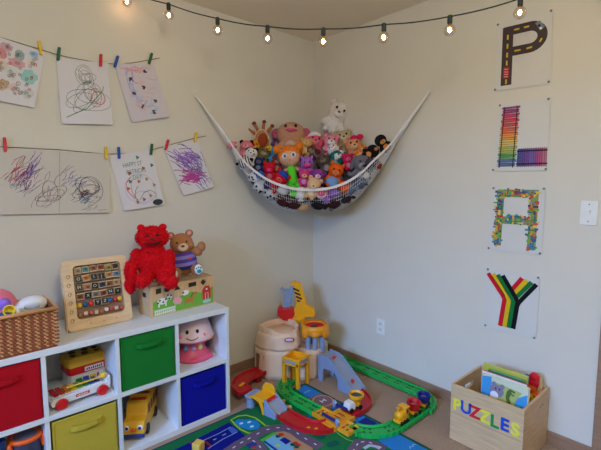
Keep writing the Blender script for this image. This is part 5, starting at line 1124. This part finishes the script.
for lab, x, y, c, rz in [('round red toy hopper car in the middle of the train', -.322, ys, (190, 16, 30), 0), ('round dark blue toy hopper car at the rear of the train', -.208, ys+.008, (26, 30, 120), .25)]:
    t = thing('toy_rail_car', lab, 'toy rail car', (x, y, tz), rz, group='hopper cars of the toy train'); t.scale = (.88,)*3; m = M(c, .38)
    nb(YEL).bb((-.042, -.024, .012), (.042, .024, .028)).build('chassis', t, bevel=.003); nb(m).lathe([(0, .028), (.03, .028), (.038, .04), (.046, .075), (.048, .082), (.044, .085), (.036, .078), (.028, .05), (0, .048)], n=8).build('hopper', t)
    nb(M((120, 125, 140), .5)).ell((0, 0, .058), (.024, .024, .010)).build('load', t, smooth=True); wheels(t, (-.026, .026)); nb(BLACK).bb((.042, -.006, .014), (.058, .006, .022)).build('coupling', t)
# truck
t = thing('toy_truck', 'small yellow and white toy dump truck on the red road curve', 'toy truck', (-.545, -.905, ZT+.016), R(172))
nb(M((222, 222, 226), .4)).prism([(0, .012), (.048, .012), (.052, .03), (.044, .052), (.008, .056), (0, .05)], -.026, .026, lambda a, c, d: (a, d, c)).build('cab', t, bevel=.004)
nb(BLACK).bb((-.05, -.024, .012), (.055, .024, .02)).build('chassis', t, bevel=.002)
nb(YEL).lathe([(.0, .022), (.024, .022), (.026, .05), (.044, .072), (.046, .088), (.040, .09), (.03, .07), (0, .066)], (-.026, 0, 0), n=20).build('dump_tub', t); nb(M((60, 70, 90), .5)).cyl((-.026, 0, .076), .031, .006).build('load', t); wheels(t, (-.034, .034), .014, .026)

# ================================================================ puzzle box
BX0, BX1, BY0, BY1, BH = -.350, -.018, -1.757, -1.402, .302
t = thing('wooden_crate', 'light wooden crate lettered PUZZLES against the right wall', 'crate', (0, 0, 0))
CW = M((206, 172, 132), .55, 'wood', grain=(1.5, 1, 10)); q = .013
nb(CW).bb((BX0, BY0, .002), (BX0+q, BY1, BH)).build('front_panel', t, bevel=.0015); nb(CW).bb((BX1-q, BY0, .002), (BX1, BY1, BH)).build('back_panel', t, bevel=.0015)
nb(CW).bb((BX0+q, BY0, .002), (BX1-q, BY0+q, BH)).build('end_panel', t, bevel=.0015)
hx0, hx1, hz0, hz1 = -.225, -.135, .225, .255
b = nb(CW).bb((BX0+q, BY1-q, .002), (hx0, BY1, BH)).bb((hx1, BY1-q, .002), (BX1-q, BY1, BH)).bb((hx0, BY1-q, .002), (hx1, BY1, hz0)).bb((hx0, BY1-q, hz1), (hx1, BY1, BH)); b.build('end_panel', t)
nb(CW).bb((BX0+q, BY0+q, .006), (BX1-q, BY1-q, .014)).build('floor_panel', t)
b = nb(M((70, 50, 40), .6)); [b.cyl((-.14+k*.02, BY0-.0002, .24+.004*(k % 2)), .0035, .001, (PI/2, 0, 0)) for k in range(3)]; b.build('screw_holes', t)
b = nb(M((170, 132, 96), .6)).bb((BX0-.0004, BY0+.004, .148), (BX0, BY1-.004, .150)); b.build('plank_seam', t)
LC = {'Y': (232, 222, 60), 'B': (24, 70, 185), 'R': (212, 32, 45), 'G': (20, 140, 70)}
for i, (ch, c) in enumerate(zip('PUZZLES', 'YBRYGBY')):
    y = BY1-.035-i*.0475; 
    nb(M(LC[c], .5)).text(ch, .084, Matrix.Translation((BX0-.001, y, .196+(0, .004, 0, -.002, -.005, .0, -.003)[i])) @ Matrix.Rotation(-PI/2, 4, 'Z') @ Matrix.Rotation(PI/2, 4, 'X'), .0008, .0028).build('letter', t)
# contents
def book(lab, name, cat, x, y0, y1, z1, th, c, lean=0.0, spine=None, rz=0):
    t = thing(name, lab, cat, (x, (y0+y1)/2, .016), rot=(0, lean, rz)); W_ = abs(y1-y0); Hc = z1-.016
    nb(M(c, .4)).bb((-th/2, -W_/2, 0), (-th/2+.002, W_/2, Hc)).build('front_cover', t); nb(M(spine or c, .4)).bb((th/2-.002, -W_/2, 0), (th/2, W_/2, Hc)).build('back_cover', t)
    nb(M((225, 222, 212), .7)).bb((-th/2+.002, -W_/2+.003, .002), (th/2-.002, W_/2-.003, Hc-.003)).build('pages', t); nb(M(spine or c, .4)).bb((-th/2, W_/2-.001, 0), (th/2, W_/2+.001, Hc)).build('spine', t)
    return t, W_, Hc, th
t, W_, Hc, th = book('board book with hippo, crocodile and blue water on its cover', 'picture_book', 'book', -.285, -1.742, -1.525, .372, .022, (205, 212, 190), .08)
BF = lambda o: (lambda a, c: (-th/2-.0006-o, W_/2-a, Hc-c))
b = nb(M((60, 150, 215), .4)).flat([(.0, .01), (.045, .0), (.05, .07), (.03, .16), (0, .16)], BF(0)).build('cover_water', t); nb(M((60, 150, 215), .4)).flat([(.16, .07), (W_-.002, .03), (W_-.002, .2), (.135, .2)], BF(0)).build('cover_water', t)
b = nb(M((175, 185, 110), .4)).flat([(.06, .02), (.19, .03), (.17, .07), (.13, .19), (.05, .18)], BF(.0002)); b.build('cover_leaves', t)
b = nb(M((135, 125, 150), .4)).flat(blob(.075, .06, .034, .032, 16), BF(.0006)).flat(blob(.06, .032, .012, .014, 10), BF(.0008)).flat(blob(.10, .032, .012, .012, 10), BF(.0008)); b.mat(M((230, 225, 235))).flat(blob(.065, .085, .02, .02, 12), BF(.001)).mat(BLACK).flat(blob(.07, .05, .004, .005, 8), BF(.0012)).flat(blob(.088, .05, .004, .005, 8), BF(.0012)); b.build('cover_hippo', t)
b = nb(M((85, 110, 50), .4)).rib([(.14, .03), (.133, .05), (.127, .075), (.135, .095), (.13, .12)], [.01, .022, .018, .02, .008], BF(.0006)).rib([(.14, .035), (.16, .04)], .01, BF(.0007)).rib([(.14, .05), (.157, .058)], .008, BF(.0007)); b.build('cover_crocodile', t)
b = nb(M((225, 190, 60), .4)).flat(blob(.03, .115, .025, .015, 12), BF(.0009)).mat(M((150, 90, 110))).flat(blob(.085, .125, .025, .02, 12), BF(.0009)); b.build('cover_flowers', t)
book('thin red and white picture book just behind the hippo book', 'picture_book', 'book', -.252, -1.725, -1.51, .376, .012, (225, 220, 225), .05, (190, 40, 60))
book('green picture book in the middle of the crate', 'picture_book', 'book', -.222, -1.705, -1.53, .378, .016, (24, 130, 88), .05, (30, 140, 90))
book('tall yellow green picture book at the back of the row', 'picture_book', 'book', -.190, -1.706, -1.49, .390, .014, (188, 190, 80), .05, (190, 190, 90))
book('blue picture book behind the green one', 'picture_book', 'book', -.162, -1.690, -1.56, .355, .014, (50, 90, 170), .05)
# knobbed puzzle
t = thing('wooden_puzzle', 'curved wooden toy with red, orange and yellow pieces in the crate', 'wooden puzzle', (-.095, -1.664, .016), R(0))
b = nb(M((206, 168, 120), .5, 'wood')).prism([(.075, 0), (.075, .30), (.068, .335), (.05, .352), (.03, .348), (.02, .335), (.03, .32), (.05, .31), (.052, .28), (.045, 0)], 0, .012, lambda a, c, d: (d+.03, -a+.0, c)); b.build('wooden_arch', t, bevel=.002)
for nm, c, y, z, r_ in [('red_piece', (214, 26, 40), -.040, .340, .024), ('red_piece', (205, 20, 40), -.036, .308, .026), ('orange_piece', (236, 95, 30), -.030, .274, .025), ('orange_piece', (238, 110, 35), -.052, .252, .020), ('yellow_piece', (236, 190, 40), -.030, .236, .020), ('blue_piece', (30, 85, 185), -.004, .318, .024), ('blue_piece', (25, 75, 170), .0, .275, .022)]:
    nb(M(c, .4)).lathe([(0, -.008), (r_*.85, -.008), (r_, -.004), (r_, .004), (r_*.85, .008), (r_*.3, .010), (r_*.25, .018), (0, .02)], (.015+.004*(z > .3), y, z), (0, -PI/2, 0), 14).build(nm, t, smooth=False)
